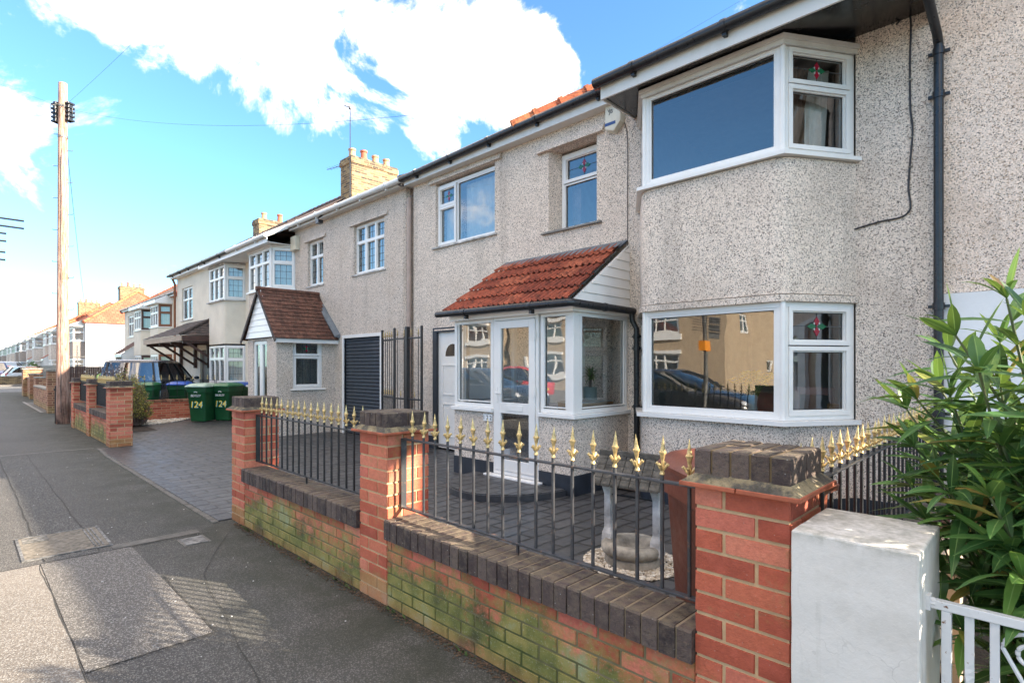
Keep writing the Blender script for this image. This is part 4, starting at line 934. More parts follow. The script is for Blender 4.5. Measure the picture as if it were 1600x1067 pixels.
# glazed front door
D = MB(); dw, dh = .80, 2.05; D.M = T(-5.265, YP - .012, .11)
for (a, b, c, d) in ((0, .045, 0, dh), (dw - .045, dw, 0, dh), (.045, dw - .045, dh - .045, dh), (.045, dw - .045, 0, .05)): D.box(a, b, 0, .075, c, d)
D.M = T(-5.265, YP - .026, .11)
for (a, b, c, d) in ((.05, .15, .055, dh - .05), (dw - .15, dw - .05, .055, dh - .05), (.15, dw - .15, dh - .15, dh - .05), (.15, dw - .15, .055, .20), (.15, dw - .15, .80, .94)): D.box(a, b, 0, .06, c, d)
dd = D.build('front_door', 'upvc', H1, bevel=.004)
g = MB(); g.M = T(-5.265, YP, .11); [g.poly([(.14, 0, a_), (dw - .14, 0, a_), (dw - .14, 0, b_), (.14, 0, b_)]) for a_, b_ in ((.19, .81), (.93, dh - .14))]; g.build('glass_pane', 'glass_clear', dd)
m = MB(); m.box(-5.19, -5.165, YP - .034, YP - .026, 1.05, 1.25); m.tube([(-5.178, YP - .03, 1.17), (-5.178, YP - .07, 1.17), (-5.06, YP - .075, 1.172)], .010, 8); m.build('door_handle', 'upvc', dd, smooth=40)
m = MB(); m.box(-5.0, -4.72, YP - .034, YP - .027, .945, 1.015); m.build('letterbox', 'upvc', dd, bevel=.003)
m = MB()
for z in (.45, 1.15, 1.85): m.box(-4.53, -4.50, YP - .045, YP - .02, z, z + .11)
m.build('hinge', 'upvc', dd)
m = MB(); m.box(-5.36, -4.40, YP - .11, YP + .05, .075, .105); m.box(-5.34, -4.42, YP - .07, YP + .05, .02, .074); m.build('threshold', 'upvc', H1, bevel=.004)
# porch roof
m = MB(); m.box(PX0 - .03, PX1 + .03, YP - .07, YP - .05, 2.155, 2.27); m.box(PX1 + .03, PX1 + .05, YP - .07, YW, 2.155, 2.27); m.box(PX0 - .03, PX1 + .03, YP - .049, YP + .1, 2.161, 2.175); m.box(PX1 - .1, PX1 + .03, YP + .1, YW, 2.161, 2.175); m.build('porch_fascia', 'upvc', H1)
ez, tz, ey_ = 2.27, 3.13, 4.86
m = MB(); tiled_slope(m, (-6.16, ey_, ez), (-3.86, ey_, ez), (-3.98, YW - .02, tz), (-6.16, YW - .02, tz), 5, .30, 'roman'); rf = m.build('porch_roof', 'tile_red', H1, smooth=55)
m = MB(); A = [(PX1 + .02, YP - .06, 2.275), (PX1 + .02, YW - .003, 2.275), (PX1 + .02, YW - .003, tz - .03)]
m.hull2([(a - .02, b, c) for a, b, c in A], A); rows = 7
for k in range(rows):
    z = 2.275 + k * .12; t0 = (z - 2.275) / (tz - 2.305); ys = YP - .06 + (YW - YP + .057) * t0 + .012
    m.hull2([(PX1 + .0205, ys, z), (PX1 + .0205, YW - .004, z), (PX1 + .0205, YW - .004, min(z + .112, tz - .04)), (PX1 + .0205, ys + .18, min(z + .112, tz - .04))], [(PX1 + .034, ys, z), (PX1 + .034, YW - .004, z), (PX1 + .023, YW - .004, min(z + .112, tz - .04)), (PX1 + .023, ys + .18, min(z + .112, tz - .04))])
m.build('porch_cheek', 'upvc', H1)
m = MB(); m.poly([(-6.16, ey_ + .02, ez - .02), (-3.95, ey_ + .02, ez - .02), (-4.02, YW - .01, tz - .03), (-6.16, YW - .01, tz - .03)]); A = [(PX0 - .02, YP - .06, 2.2), (PX0 - .02, YW - .003, 2.2), (PX0 - .02, YW - .003, tz - .04)]; m.hull2(A, [(a + .02, b, c) for a, b, c in A]); m.build('porch_roof_deck', 'upvc_dirty', H1)
m = MB(); n_ = 24
for (ya, za_, yb, zb_) in ((YW - .17, tz - .07, YW - .002, tz + .045),):
    pa = [(-6.22 + 2.27 * k / n_, ya + .01 * math.sin(k * 2.1), za_ + .006 * math.sin(k * 1.7)) for k in range(n_ + 1)]; pb = [(-6.20 + 2.27 * k / n_, yb, zb_) for k in range(n_ + 1)]
    m.loft([[(x, y, z) for x, y, z in pa], pb, [(x, y, z - .02) for x, y, z in pb], [(x, y, z - .02) for x, y, z in pa]], cap=False, closed=False)
m.build('lead_flashing', 'lead', H1)
gutter(H1, [(-6.24, 4.80, 2.255), (PX1 + .10, 4.80, 2.235), (PX1 + .12, 4.84, 2.235), (PX1 + .12, YW - .06, 2.225)], .045, name='porch_gutter')
pipe(H1, [(PX1 + .12, YW - .10, 2.20), (PX1 + .12, YW - .09, 2.10), (PX1 + .17, YW - .07, 2.00), (PX1 + .17, YW - .07, .05)], .034, clips=[(PX1 + .17, YW - .07, z) for z in (1.9, 1.75, 1.0)], name='porch_downpipe')
# porch tie: inner door glimpsed through the glass
m = MB(); m.box(-5.475, -4.635, YW + .06, YW + .11, .1, 2.095); m.build('inner_door', 'upvc', H1)
# number plate
NP = thing('number_plate', 'small white house number plate reading 122 beside the glazed porch door', 'house number', (-5.4, YP, .78)); m = MB(); m.box(-5.46, -5.29, YP - .022, YP - .001, .785, .875); m.build('plate', 'white_wall', NP, bevel=.003)
text(NP, '1 2 2', .085, Matrix.Translation((-5.375, YP - .0235, .83)) @ FACE_STREET, 'black_text', 'digits', .001)
# semicircular step
m = MB(); cx, cy, rx, ry = -4.82, YP - .03, .80, .92
for z0, z1, s_, mi in ((0, .075, 1.0, 0), (.0751, .085, .97, 1)):
    m.m = mi; m.prism([(cx + rx * s_ * math.cos(PI + PI * k / 28), cy + ry * s_ * math.sin(PI + PI * k / 28)) for k in range(29)], z0, z1)
st = m.build('doorstep', ['slate_edge', 'drive'], None); tag(st, 'low dark semicircular paved doorstep in front of the glazed porch door', 'doorstep')

# things seen inside
def potplant(name, label, cat, x, y, z, potmat, leafmat_, r=.075, h=.17, lh=.33, n=46, trunk=.10):
    t = thing(name, label, cat, (x, y, z)); m = MB(); m.lathe([(r * .8, 0), (r, .01), (r * 1.02, h), (r * .9, h), (r * .85, h - .02), (.001, h - .02)], (x, y, z), 20); m.build('pot', potmat, t, smooth=40)
    m = MB(); m.tube([(x, y, z + h - .03), (x + .01, y, z + h + trunk)], [.018, .013], 8); m.build('trunk', 'twig', t, smooth=40); m = MB()
    for k in range(n):
        a = rng.uniform(0, 2 * PI); el = rng.uniform(.15, 1.4); L_ = lh * rng.uniform(.6, 1.1); d = Vector((math.cos(a) * math.cos(el), math.sin(a) * math.cos(el), math.sin(el))); s = Vector((-math.sin(a), math.cos(a), 0)); p = Vector((x + .01, y, z + h + trunk * rng.uniform(.5, 1.05))); pl = []; m.cur = rng.random() * .8
        for i in range(6): t_ = i / 5; q = p + d * L_ * t_ + Vector((0, 0, -L_ * .55 * t_ * t_)); w_ = .008 * (1 - t_) ** .6 + .0005; pl.append((q - s * w_, q + s * w_))
        for i in range(5): m.poly([pl[i][0], pl[i][1], pl[i + 1][1], pl[i + 1][0]], [(0, 0), (1, 0), (1, 1), (0, 1)])
    m.build('leaves', leafmat_, t); return t
B1 = thing('wooden_box', 'low wooden box under the pot plant inside the glazed porch', 'box', (-4.15, 5.55, .96)); m = MB(); m.box(-4.33, -3.99, 5.20, 5.90, .80, 1.07); m.build('panel', 'wood_warm', B1, bevel=.005); m = MB(); m.box(-4.34, -3.985, 5.19, 5.91, 1.071, 1.085); m.build('top_board', 'stone_white', B1)
potplant('pot_plant', 'spiky dracaena in a grey cylindrical pot inside the glazed porch', 'pot plant', -4.15, 5.62, 1.086, 'mint', 'palmleaf', .085, .17, .34, 60, .16)
V = thing('flower_vase', 'glass vase of yellow flowers in the ground floor bay window', 'flowers', (-2.22, 5.85, 1.0))
m = MB(); m.lathe([(.045, 0), (.05, .01), (.04, .12), (.055, .22), (.05, .22), (.035, .12), (.001, .02)], (-2.22, 5.85, 1.0), 14); m.build('vase', 'mint', V, smooth=40)
m = MB(); fl = MB()
for k in range(60):
    a = rng.uniform(0, 2 * PI); r_ = rng.uniform(.02, .20); q = Vector((-2.22 + r_ * math.cos(a) * 1.25, 5.85 + r_ * math.sin(a), 1.0 + rng.uniform(.34, .47) - r_ * .2)); m.tube([(-2.22, 5.85, 1.1), Vector((-2.22, 5.85, 1.3)).lerp(q, .5), q], .003, 4)
    for j in range(6): b = j * PI / 3; fl.M = Matrix.Translation(q) @ Matrix.Rotation(a + b, 4, 'Z') @ Matrix.Rotation(rng.uniform(-.6, .3), 4, 'Y'); fl.poly([(0, 0, 0), (.034, -.022, .006), (.060, 0, -.004), (.034, .022, .006)])
    fl.M = None; fl.ball(q + Vector((0, 0, .004)), .010, 6, 4)
m.build('stems', 'palmleaf', V); fl.build('blossoms', 'yellow_flower', V)
tb = thing('dining_table', 'dark dining table behind the ground floor bay window', 'table', (-2.5, 7.2, .1)); m = MB(); m.box(-3.3, -1.75, 5.72, 6.1, .90, .955); m.build('tabletop', 'dark_wood', tb, bevel=.006)
for x in (-3.2, -1.85):
    m = MB(); m.box(x, x + .05, 6.02, 6.07, .1, .9); m.build('leg', 'dark_wood', tb)
ch = thing('dining_chair', 'pink painted chair back seen through the right pane of the lower bay', 'chair', (-1.72, 6.3, .1)); m = MB()
m.box(-1.95, -1.90, 6.28, 6.32, .1, 1.30); m.box(-1.62, -1.57, 6.28, 6.32, .1, 1.30); m.box(-1.90, -1.62, 6.285, 6.315, 1.22, 1.30); m.build('backrest', 'pink', ch, bevel=.01); m = MB(); m.box(-1.95, -1.57, 6.32, 6.7, .5, .55); m.build('seat', 'pink', ch)
bx_ = MB(); bx_.box(-1.60, -1.42, 6.15, 6.24, 1.0, 1.14); tag(bx_.build('storage_box', 'wood_warm'), 'small pale wooden box on the sill in the right pane of the lower bay', 'box')

# ------------------------------------------------------------------ right-hand neighbour
H0 = thing('terraced_house', 'pale pebbledashed house at the right edge with white painted ground floor', 'house', (2.2, YW, 0))
m = MB(); wall(m, T(-.70, YW + .012, 0), 5.4, 2.165, 5.02, [(1.9, 4.0, 3.4, 4.6)], .25); wall(m, T(4.70, YW, 0, R(90)), 7.8, 0, 5.02, (), .2); wall(m, T(-.7, 14, 0), 5.4, 0, 5.02, (), .2); m.build('wall', 'dash_warm', H0)
m = MB(); wall(m, T(-.70, YW - .01, 0), 5.4, .0, 2.16, [(.9, 1.8, .1, 2.1), (2.6, 4.4, 1, 2.0)], .25); m.build('painted_wall', 'white_wall', H0)
window(H0, T(1.2, YW + .06, 3.4), 2.1, 1.2, cells_grid(2.1, 1.2, (1, 1, 1), (2, 1)), nets=[(.05, 2.0, .05, 1.1)]); window(H0, T(1.9, YW + .05, 1.0), 1.8, 1.0, cells_grid(1.8, 1.0, (1, 1), (2, 1)))
m = MB(); m.box(.2, 1.1, YW + .04, YW + .1, .1, 2.1); m.build('door', 'brown_frame', H0); m = MB(); m.box(-.6, 4.6, YW + .3, 13.9, 2.4, 2.5); m.box(-.6, 4.6, 9, 9.1, 0, 5); m.build('interior_rooms', 'interior', H0)
m = MB(); m.box(-.65, 4.8, 5.98, 6.0, 4.97, 5.14); m.box(-.65, 4.8, 6.001, YW, 4.972, 4.99); m.build('fascia', 'upvc_dirty', H0)
gutter(H0, [(-.6, 5.925, 5.14), (4.85, 5.925, 5.10)], .058)
# side gable block and blue bin behind the oleander

# ------------------------------------------------------------------ house with the brown tiled gabled porch (next to the left)
YN = 6.15
H2 = thing('terraced_house', 'grey-brown pebbledashed house with brown gabled porch and dark roller shutter', 'house', (-12.9, YN, 0))
XN0, XN1 = -16.75, -8.99; Wn = XN1 - XN0; m = MB()
# openings local to XN0
L = lambda x: x - XN0
bp = [(-16.12, YN + .01), (-15.80, 5.62), (-14.30, 5.62), (-13.99, YN + .01)]
opsN = [(L(-11.0), L(-9.76), 3.53, 4.62), (L(-13.27), L(-12.44), 3.50, 4.62), (L(-11.42), L(-9.90), -1, 2.15), (L(-16.1), L(-14.0), -1, 6), (L(-13.3), L(-12.0), -1, 2.0)]
wall(m, T(XN0, YN, 0), Wn - .10, 0, 5.08, opsN, .25)
m2 = [(XN1 - .10, YN), (XN1 - .03, YN + .03), (XN1, YN + .10), (XN1, 14.0)]
for (p, q) in zip(m2, m2[1:]): m.poly([(*p, 0), (*q, 0), (*q, 5.08), (*p, 5.08)])
m.box(XN1 - .2, XN1 - .01, YN + .26, 14, 0, 5.07); wall(m, T(XN0, 14.0, 0), Wn, 0, 5.08, (), .2)
rb = rounded(bp, .10, 3); plan_strip(m, rb, 0, .99, 0, -.2); plan_strip(m, rb, 2.2, 3.50, 0, -.2)
drip(m, -11.15, -9.62, YN, 4.62, .12, .045); drip(m, -13.4, -12.3, YN, 4.62, .12, .045)
m.build('wall', 'dash_124', H2)
m = MB(); m.box(XN0 + .1, XN1 - .25, YN + .4, 13.9, 2.45, 2.6); m.box(XN0 + .1, XN1 - .25, YN + .3, 13.9, 4.95, 5.0); m.box(XN0 + .1, XN1 - .25, 9, 9.1, 0, 5); m.box(-11.9, -11.8, YN + .3, 9, 0, 5); m.build('interior_rooms', 'interior', H2)
ld = (.13, .17)
w, h = 1.24, 1.09; window(H2, T(-11.0, YN + .07, 3.53), w, h, cells_grid(w, h, (1, 1, 1), (1.9, 1), .03), fw=.03, cw=.03, lead=ld, sill=(.10, .06), sillm='stone_white', nets=[(.04, 1.2, .04, 1.05)])
w, h = .83, 1.12; window(H2, T(-13.27, YN + .07, 3.50), w, h, cells_grid(w, h, (1, 1), (1.9, 1), .03), fw=.03, cw=.03, lead=ld, sill=(.10, .05), sillm='stone_white', nets=[(.04, .8, .04, 1.05)])
def fr3(w, h, k): return cells_grid(w, h, (1, 1, 1), (1.9, 1), .03), dict(fw=.03, cw=.03, lead=ld, nets=[(.05, w - .05, .04, h - .05)])
def sd1(w, h, k): return cells_grid(w, h, (1,), (1.75, 1), .04), dict(fw=.04, cw=.04, lead=ld, nets=[(.05, w - .05, .04, h - .05)])
bay_windows(H2, bp, 3.54, 4.60, fr3, sd1); bay_windows(H2, bp, 1.0, 2.15, fr3, sd1)
for q_ in ((3.50, 3.535, .05, 'bay_sill'), (.955, .998, .05, 'bay_sill'), (4.60, 4.64, .02, 'bay_head')): m = MB(); plan_strip(m, bp, q_[0], q_[1], q_[2], -.1); m.build(q_[3], 'upvc', H2)
# roller shutter
m = MB(); m.box(-11.49, -11.42, YN - .02, YN + .12, 0, 2.22); m.box(-9.90, -9.84, YN - .02, YN + .12, 0, 2.22); m.box(-11.42, -9.90, YN - .02, YN + .12, 2.15, 2.22); m.build('shutter_frame', 'upvc', H2)
m = MB(); n_ = 28; zz = []
for k in range(n_):
    z = .01 + k * 2.14 / n_; zz += [(YN + .055, z), (YN + .036, z + .012), (YN + .028, z + .038), (YN + .036, z + .064)]
zz.append((YN + .055, 2.15)); m.loft([[(-11.42, y, z) for y, z in zz], [(-9.90, y, z) for y, z in zz]], cap=False, closed=False); m.build('roller_shutter', 'shutter', H2, smooth=60)
# porch with gable
gx0, gx1, gy = -13.50, -11.86, 4.80; m = MB()
wall(m, T(gx0, gy, 0), gx1 - gx0, 0, 2.14, [(.30, 1.12, -1, 2.10)], .12); m.build('porch_wall', 'dash_124', H2); m = MB(); wall(m, T(gx1, gy + .12, 0, R(90)), YN - gy - .12, 0, 2.14, [(.24, .93, 1.02, 2.12)], .12); m.build('porch_wall', 'dash_124', H2); m = MB(); wall(m, T(gx0, YN, 0, R(-90)), YN - gy - .12, 0, 2.14, (), .12)
m.build('porch_wall', 'dash_124', H2)
window(H2, T(gx1 - .05, gy + .36, 1.02, R(90)), .69, 1.10, [(.04, .65, .73, 1.06, 1), (.04, .65, .04, .72, 1)], fw=.04, lead=(.16, 5), stars=(0,), sill=(.10, .05))
dr = MB(); dr.M = T(gx0 + .30, gy + .03, .05)
for a0 in (0, .41):
    for (a, b, c, d) in ((a0, a0 + .08, 0, 2.04), (a0 + .33, a0 + .41, 0, 2.04), (a0 + .08, a0 + .33, 1.96, 2.04), (a0 + .08, a0 + .33, 0, .18)): dr.box(a, b, 0, .06, c, d)
d2 = dr.build('french_doors', 'upvc', H2, bevel=.003); g = MB(); g.M = T(gx0 + .30, gy + .03, .05); g.box(.07, .34, .03, .036, .17, 1.97); g.box(.48, .75, .03, .036, .17, 1.97); g.build('glass_pane', 'glass', d2)
rx_, rz_ = (-13.66 + -11.66) / 2, 3.26; ez_ = 2.16; m = MB(); A = [(-13.52, gy - .05, ez_), (-11.80, gy - .05, ez_), (rx_, gy - .05, rz_ - .03)]; m.hull2(A, [(a, b + .05, c) for a, b, c in A])
for k in range(8):
    z = ez_ + k * .135; t0 = k * .135 / (rz_ - ez_); hwid = .85 * (1 - t0) - .03
    if hwid > .05: m.hull2([(rx_ - hwid, gy - .051, z), (rx_ + hwid, gy - .051, z), (rx_ + hwid * .86, gy - .051, z + .127), (rx_ - hwid * .86, gy - .051, z + .127)], [(rx_ - hwid, gy - .066, z), (rx_ + hwid, gy - .066, z), (rx_ + hwid * .86, gy - .055, z + .127), (rx_ - hwid * .86, gy - .055, z + .127)])
m.build('gable_cladding', 'upvc', H2)
m = MB(); ov = .11
tiled_slope(m, (-11.66, gy - ov, ez_ - .04), (-11.66, YN - .01, ez_ - .04), (rx_, YN - .01, rz_), (rx_, gy - ov, rz_), 13, .165)
tiled_slope(m, (-13.66, YN - .01, ez_ - .04), (-13.66, gy - ov, ez_ - .04), (rx_, gy - ov, rz_), (rx_, YN - .01, rz_), 13, .165)
pr = m.build('porch_roof', 'tile_brown', H2)
m = MB(); m.tube([(rx_, gy - ov - .02, rz_), (rx_, YN - .01, rz_)], .055, 10); m.build('ridge_tiles', 'tile_brown', pr, smooth=50)
m = MB(); m.hull2([(-11.63, gy - ov - .012, ez_ - .07), (rx_, gy - ov - .012, rz_ - .02), (rx_, gy - ov - .012, rz_ - .09), (-11.68, gy - ov - .012, ez_ - .12)], [(-11.63, gy - ov + .01, ez_ - .07), (rx_, gy - ov + .01, rz_ - .02), (rx_, gy - ov + .01, rz_ - .09), (-11.68, gy - ov + .01, ez_ - .12)])
m.hull2([(rx_, gy - ov - .012, rz_ - .02), (-13.69, gy - ov - .012, ez_ - .07), (-13.64, gy - ov - .012, ez_ - .12), (rx_, gy - ov - .012, rz_ - .09)], [(rx_, gy - ov + .01, rz_ - .02), (-13.69, gy - ov + .01, ez_ - .07), (-13.64, gy - ov + .01, ez_ - .12), (rx_, gy - ov + .01, rz_ - .09)]); m.build('barge_board', 'tile_grey', pr)
m = MB(); m.box(-11.72, -11.70, gy - .1, YN, ez_ - .13, ez_ - .045); m.box(-11.85, -11.72, gy - .1, YN, ez_ - .06, ez_ - .045); m.build('porch_fascia', 'upvc', H2)
m = MB(); m.hull2([(-11.6, YN - .14, ez_ + .02), (-11.6, YN - .002, ez_ + .02), (-12.5, YN - .002, 3.0), (-12.5, YN - .14, 3.0)], [(-11.6, YN - .14, ez_ + .05), (-11.6, YN - .002, ez_ + .10), (-12.5, YN - .002, 3.08), (-12.5, YN - .14, 3.03)]); m.build('lead_flashing', 'lead', pr)
# eaves, roof, chimney
m = MB(); m.box(-16.75, -14.0, 5.42, 5.44, 4.63, 4.80); m.box(-14.0, XN1 + .08, 5.98, 6.0, 5.0, 5.13); m.box(XN1 + .08, XN1 + .10, 5.98, 7, 5.0, 5.13); m.build('fascia', 'upvc_dirty', H2)
m = MB(); m.box(-16.75, -14.0, 5.441, YN, 4.645, 4.66); m.box(-14.0, XN1 + .08, 6.001, YN, 5.01, 5.03); m.build('soffit_board', 'upvc_dirty', H2)
gutter(H2, [(-16.75, 5.37, 4.80), (-13.95, 5.37, 4.80), (-13.85, 5.92, 5.10), (XN1 + .13, 5.92, 5.08), (XN1 + .15, 6.3, 5.08)], .055, 'white_gutter')
hip_roof(H2, -16.78, XN1, 6.1, 13.8, 5.15, 30, False, True, .12, 'roof_brown', 'tile_grey')
m = MB(); slab(m, [(-16.78, 5.42, 4.83), (-13.95, 5.42, 4.83), (-13.95, 6.2, 5.24), (-16.78, 6.2, 5.24)], .04); m.build('bay_roof', 'roof_brown', H2)
CH = chimney(H2, -16.96, -16.23, 9.0, 10.75, 5.8, 8.42, 4); aerial(CH, -16.25, 8.96, 6.8, 10.0, -.85, .25, 9, .45); aerial(CH, -17.0, 9.1, 7.0, 8.35, -.9, -.2, 6)
pipe(H2, [(XN1 + .12, 6.36, 5.0), (-8.80, 6.10, 4.75), (-8.80, 6.085, .05)], .045, 'brown_pipe')
m = MB(); m.box(-14.02, -13.72, 6.03, YN, 4.50, 4.86); m.build('white_box', 'alarm', H2, bevel=.01); m = MB(); m.tube([(-12.15, 5.98, 5.05), (-12.15, 5.86, 4.95), (-12.05, 5.86, 4.9)], .018, 8); m.box(-12.12, -11.98, 5.80, 5.92, 4.82, 4.90); m.build('security_light', 'black_pvc', H2)

# tall driveway gates folded against the house
GT = thing('tall_driveway_gate', 'tall black driveway gate with gold tips folded back against the roller shutter', 'gate', (-9.1, 5.8, 0))
def gate_leaf(parent, p0, p1, n, ztop, posts):
    p0, p1 = Vector(p0), Vector(p1); Lg = (p1 - p0).length; ang = math.atan2(p1.y - p0.y, p1.x - p0.x); mx = T(p0.x, p0.y, 0, ang)
    m = MB(); m.M = mx
    for z in (.12, .92, ztop - .12): m.box(0, Lg, -.012, .012, z, z + .03)
    for (x, wd) in posts: m.box(x - wd / 2, x + wd / 2, -wd / 2, wd / 2, .02, ztop + .10)
    fr = m.build('gate_frame', 'black_metal', parent, bevel=.003)
    bar = MB(); bar.lathe([(.007, .12), (.007, ztop - .02)], (0, 0, 0), 8); me = bar.mesh('bar', 'black_metal', smooth=40); bar2 = MB(); bar2.lathe([(.006, .12), (.006, 1.0)], (0, 0, 0), 6); me2 = bar2.mesh('bar', 'black_metal')
    for k in range(n):
        x = Lg * (k + .5) / n; q = mx @ Vector((x, 0, 0)); place('bar', me, parent, q); place('finial', FINIAL, parent, (q.x, q.y, ztop - .06), 0, (.8, .8, .8))
        if k < n - 1: q = mx @ Vector((Lg * (k + 1) / n, 0, 0)); place('bar', me2, parent, q); place('finial', FINIAL, parent, (q.x, q.y, .98), 0, (.7, .7, .7))
gate_leaf(GT, (-9.27, 5.80, 0), (-8.62, 5.66, 0), 6, 2.12, [(0, .04), (.64, .04)])
GT2 = thing('tall_driveway_gate', 'tall black driveway gate leaf with ring-topped bars standing across the brown downpipe', 'gate', (-8.7, 5.6, 0))
gate_leaf(GT2, (-8.56, 5.60, 0), (-7.70, 5.60, 0), 4, 2.12, [(0.02, .03), (.42, .07), (.85, .035)])

# ------------------------------------------------------------------ cream rendered house
H3 = thing('terraced_house', 'cream rendered house with white leaded bay windows and a tiled timber canopy', 'house', (-21, 6.15, 0))
XA, XB = -24.95, -16.76; L = lambda x: x - XA; m = MB(); bp3 = [(-19.45, YN + .01), (-19.2, 5.62), (-17.75, 5.62), (-17.50, YN + .01)]
wall(m, T(XA, YN, 0), XB - XA, 0, 5.06, [(L(-24.3), L(-22.9), 3.3, 4.55), (L(-19.43), L(-17.52), -1, 6), (L(-22.0), L(-20.9), -1, 2.1), (L(-20.5), L(-19.9), .8, 2.1)], .25)
wall(m, T(XA, 14, 0, R(-90)), 7.6, 0, 5.06, (), .2); wall(m, T(XA, 14.0, 0), XB - XA, 0, 5.06, (), .2)
plan_strip(m, rounded(bp3, .07, 3), 0, .99, 0, -.2); plan_strip(m, rounded(bp3, .07, 3), 2.2, 3.50, 0, -.2); m.box(XB - .04, XB + .03, YN - .03, YN, 0, 5.0); m.build('wall', 'cream', H3)
bay_windows(H3, bp3, 3.54, 4.60, fr3, sd1); bay_windows(H3, bp3, 1.0, 2.15, fr3, sd1)
for q_ in ((3.50, 3.535, .06, 'bay_sill'), (.955, .998, .05, 'bay_sill'), (4.60, 4.64, .02, 'bay_head')): m = MB(); plan_strip(m, bp3, q_[0], q_[1], q_[2], -.1); m.build(q_[3], 'stone_white', H3)
window(H3, T(-24.3, YN + .06, 3.3), 1.4, 1.25, cells_grid(1.4, 1.25, (1, 1), (1.8, 1), .03), fw=.03, cw=.03, lead=ld, sill=(.1, .08), sillm='stone_white', nets=[(.05, 1.35, .05, 1.2)])
window(H3, T(-20.5, YN + .05, .8), .6, 1.3, cells_grid(.6, 1.3, (1,), (1.8, 1), .03), fw=.03, cw=.03)
m = MB(); m.box(-22.0, -20.9, YN + .08, YN + .14, .02, 2.1); m.build('front_door', 'dark_wood', H3); m = MB(); m.box(XA + .3, XB - .1, YN + .4, 13.9, 2.45, 2.6); m.box(XA + .3, XB - .1, 8.6, 8.7, 0, 5); m.build('interior_rooms', 'interior', H3)
m = MB(); m.box(-19.6, -16.76, 5.42, 5.44, 4.64, 4.80); m.box(XA - .1, -19.6, 5.90, 5.92, 4.98, 5.11); m.box(-19.6, -16.76, 5.441, YN, 4.66, 4.675); m.box(XA - .1, -19.6, 5.921, YN, 4.985, 5.0); m.build('fascia', 'upvc', H3)
gutter(H3, [(-16.76, 5.37, 4.80), (-19.6, 5.37, 4.80), (-19.7, 5.85, 5.10), (XA - .15, 5.85, 5.10)], .055, 'black_pvc')
hip_roof(H3, XA, -16.78, 6.1, 13.8, 5.15, 34, True, False, .12, 'roof_brown', 'tile_grey')
m = MB(); slab(m, [(-19.7, 5.42, 4.83), (-16.78, 5.42, 4.83), (-16.78, 6.2, 5.24), (-19.7, 6.2, 5.24)], .04); m.build('bay_roof', 'roof_brown', H3)
chimney(H3, -25.3, -24.6, 9.2, 10.6, 5.6, 8.0, 2); m = MB(); m.box(-20.2, -19.9, 6.05, YN, 4.4, 4.75); m.build('white_box', 'alarm', H3)
# canopy
m = MB(); cx0, cx1, cy0 = -24.3, -19.35, 4.85
tiled_slope(m, (cx0, cy0, 2.50), (cx1, cy0, 2.50), (cx1 - .9, YN - .01, 3.17), (cx0 + .9, YN - .01, 3.17), 8, .20)
tiled_slope(m, (cx1, cy0, 2.50), (cx1, YN - .01, 2.50), (cx1 - .9, YN - .005, 3.17), (cx1 - .9, YN - .01, 3.17), 8, .20); cn = m.build('canopy_roof', 'tile_grey', H3)
m = MB(); m.tube([(cx1 + .01, cy0, 2.53), (cx1 - .9, YN - .02, 3.20)], .05, 8); m.build('hip_tiles', 'tile_grey', cn)
m = MB(); m.box(cx0, cx1, cy0 + .02, cy0 + .05, 2.32, 2.49); m.build('canopy_fascia', 'fawn_board', H3); m = MB(); m.box(cx1 - .03, cx1, cy0 + .05, YN, 2.32, 2.49); m.box(cx0, cx0 + .03, cy0 + .05, YN, 2.32, 2.49); m.build('canopy_side_board', 'dark_wood', H3)
m = MB(); m.box(cx0 + .03, cx1 - .03, cy0 + .05, YN, 2.40, 2.42); m.build('canopy_ceiling', 'upvc_dirty', H3)
for x in (cx1 - .12, cx1 - 1.5, cx1 - 3.0, cx0 + .12):
    m = MB(); m.box(x - .05, x + .05, YN - .11, YN - .01, 1.45, 2.32); m.box(x - .04, x + .04, cy0 + .1, YN - .02, 2.25, 2.32); m.M = Matrix.Translation((x, YN - .06, 1.6)) @ Matrix.Rotation(R(-52), 4, 'X'); m.M = Matrix.Translation((x, YN - .06, 1.55)) @ Matrix.Rotation(R(55), 4, 'X'); m.box(-.035, .035, -.035, .035, 0, 1.25); m.M = None; m.build('timber_bracket', 'dark_wood', H3)
pipe(H3, [(XA - .05, 6.0, 5.0), (XA - .05, 6.08, 4.8), (XA - .05, 6.08, .05)], .045, 'brown_frame')
m = MB(); m.ball((-19.75, 6.0, 1.75), .09, 10, 6); m.build('wall_lamp', 'lamp', H3)

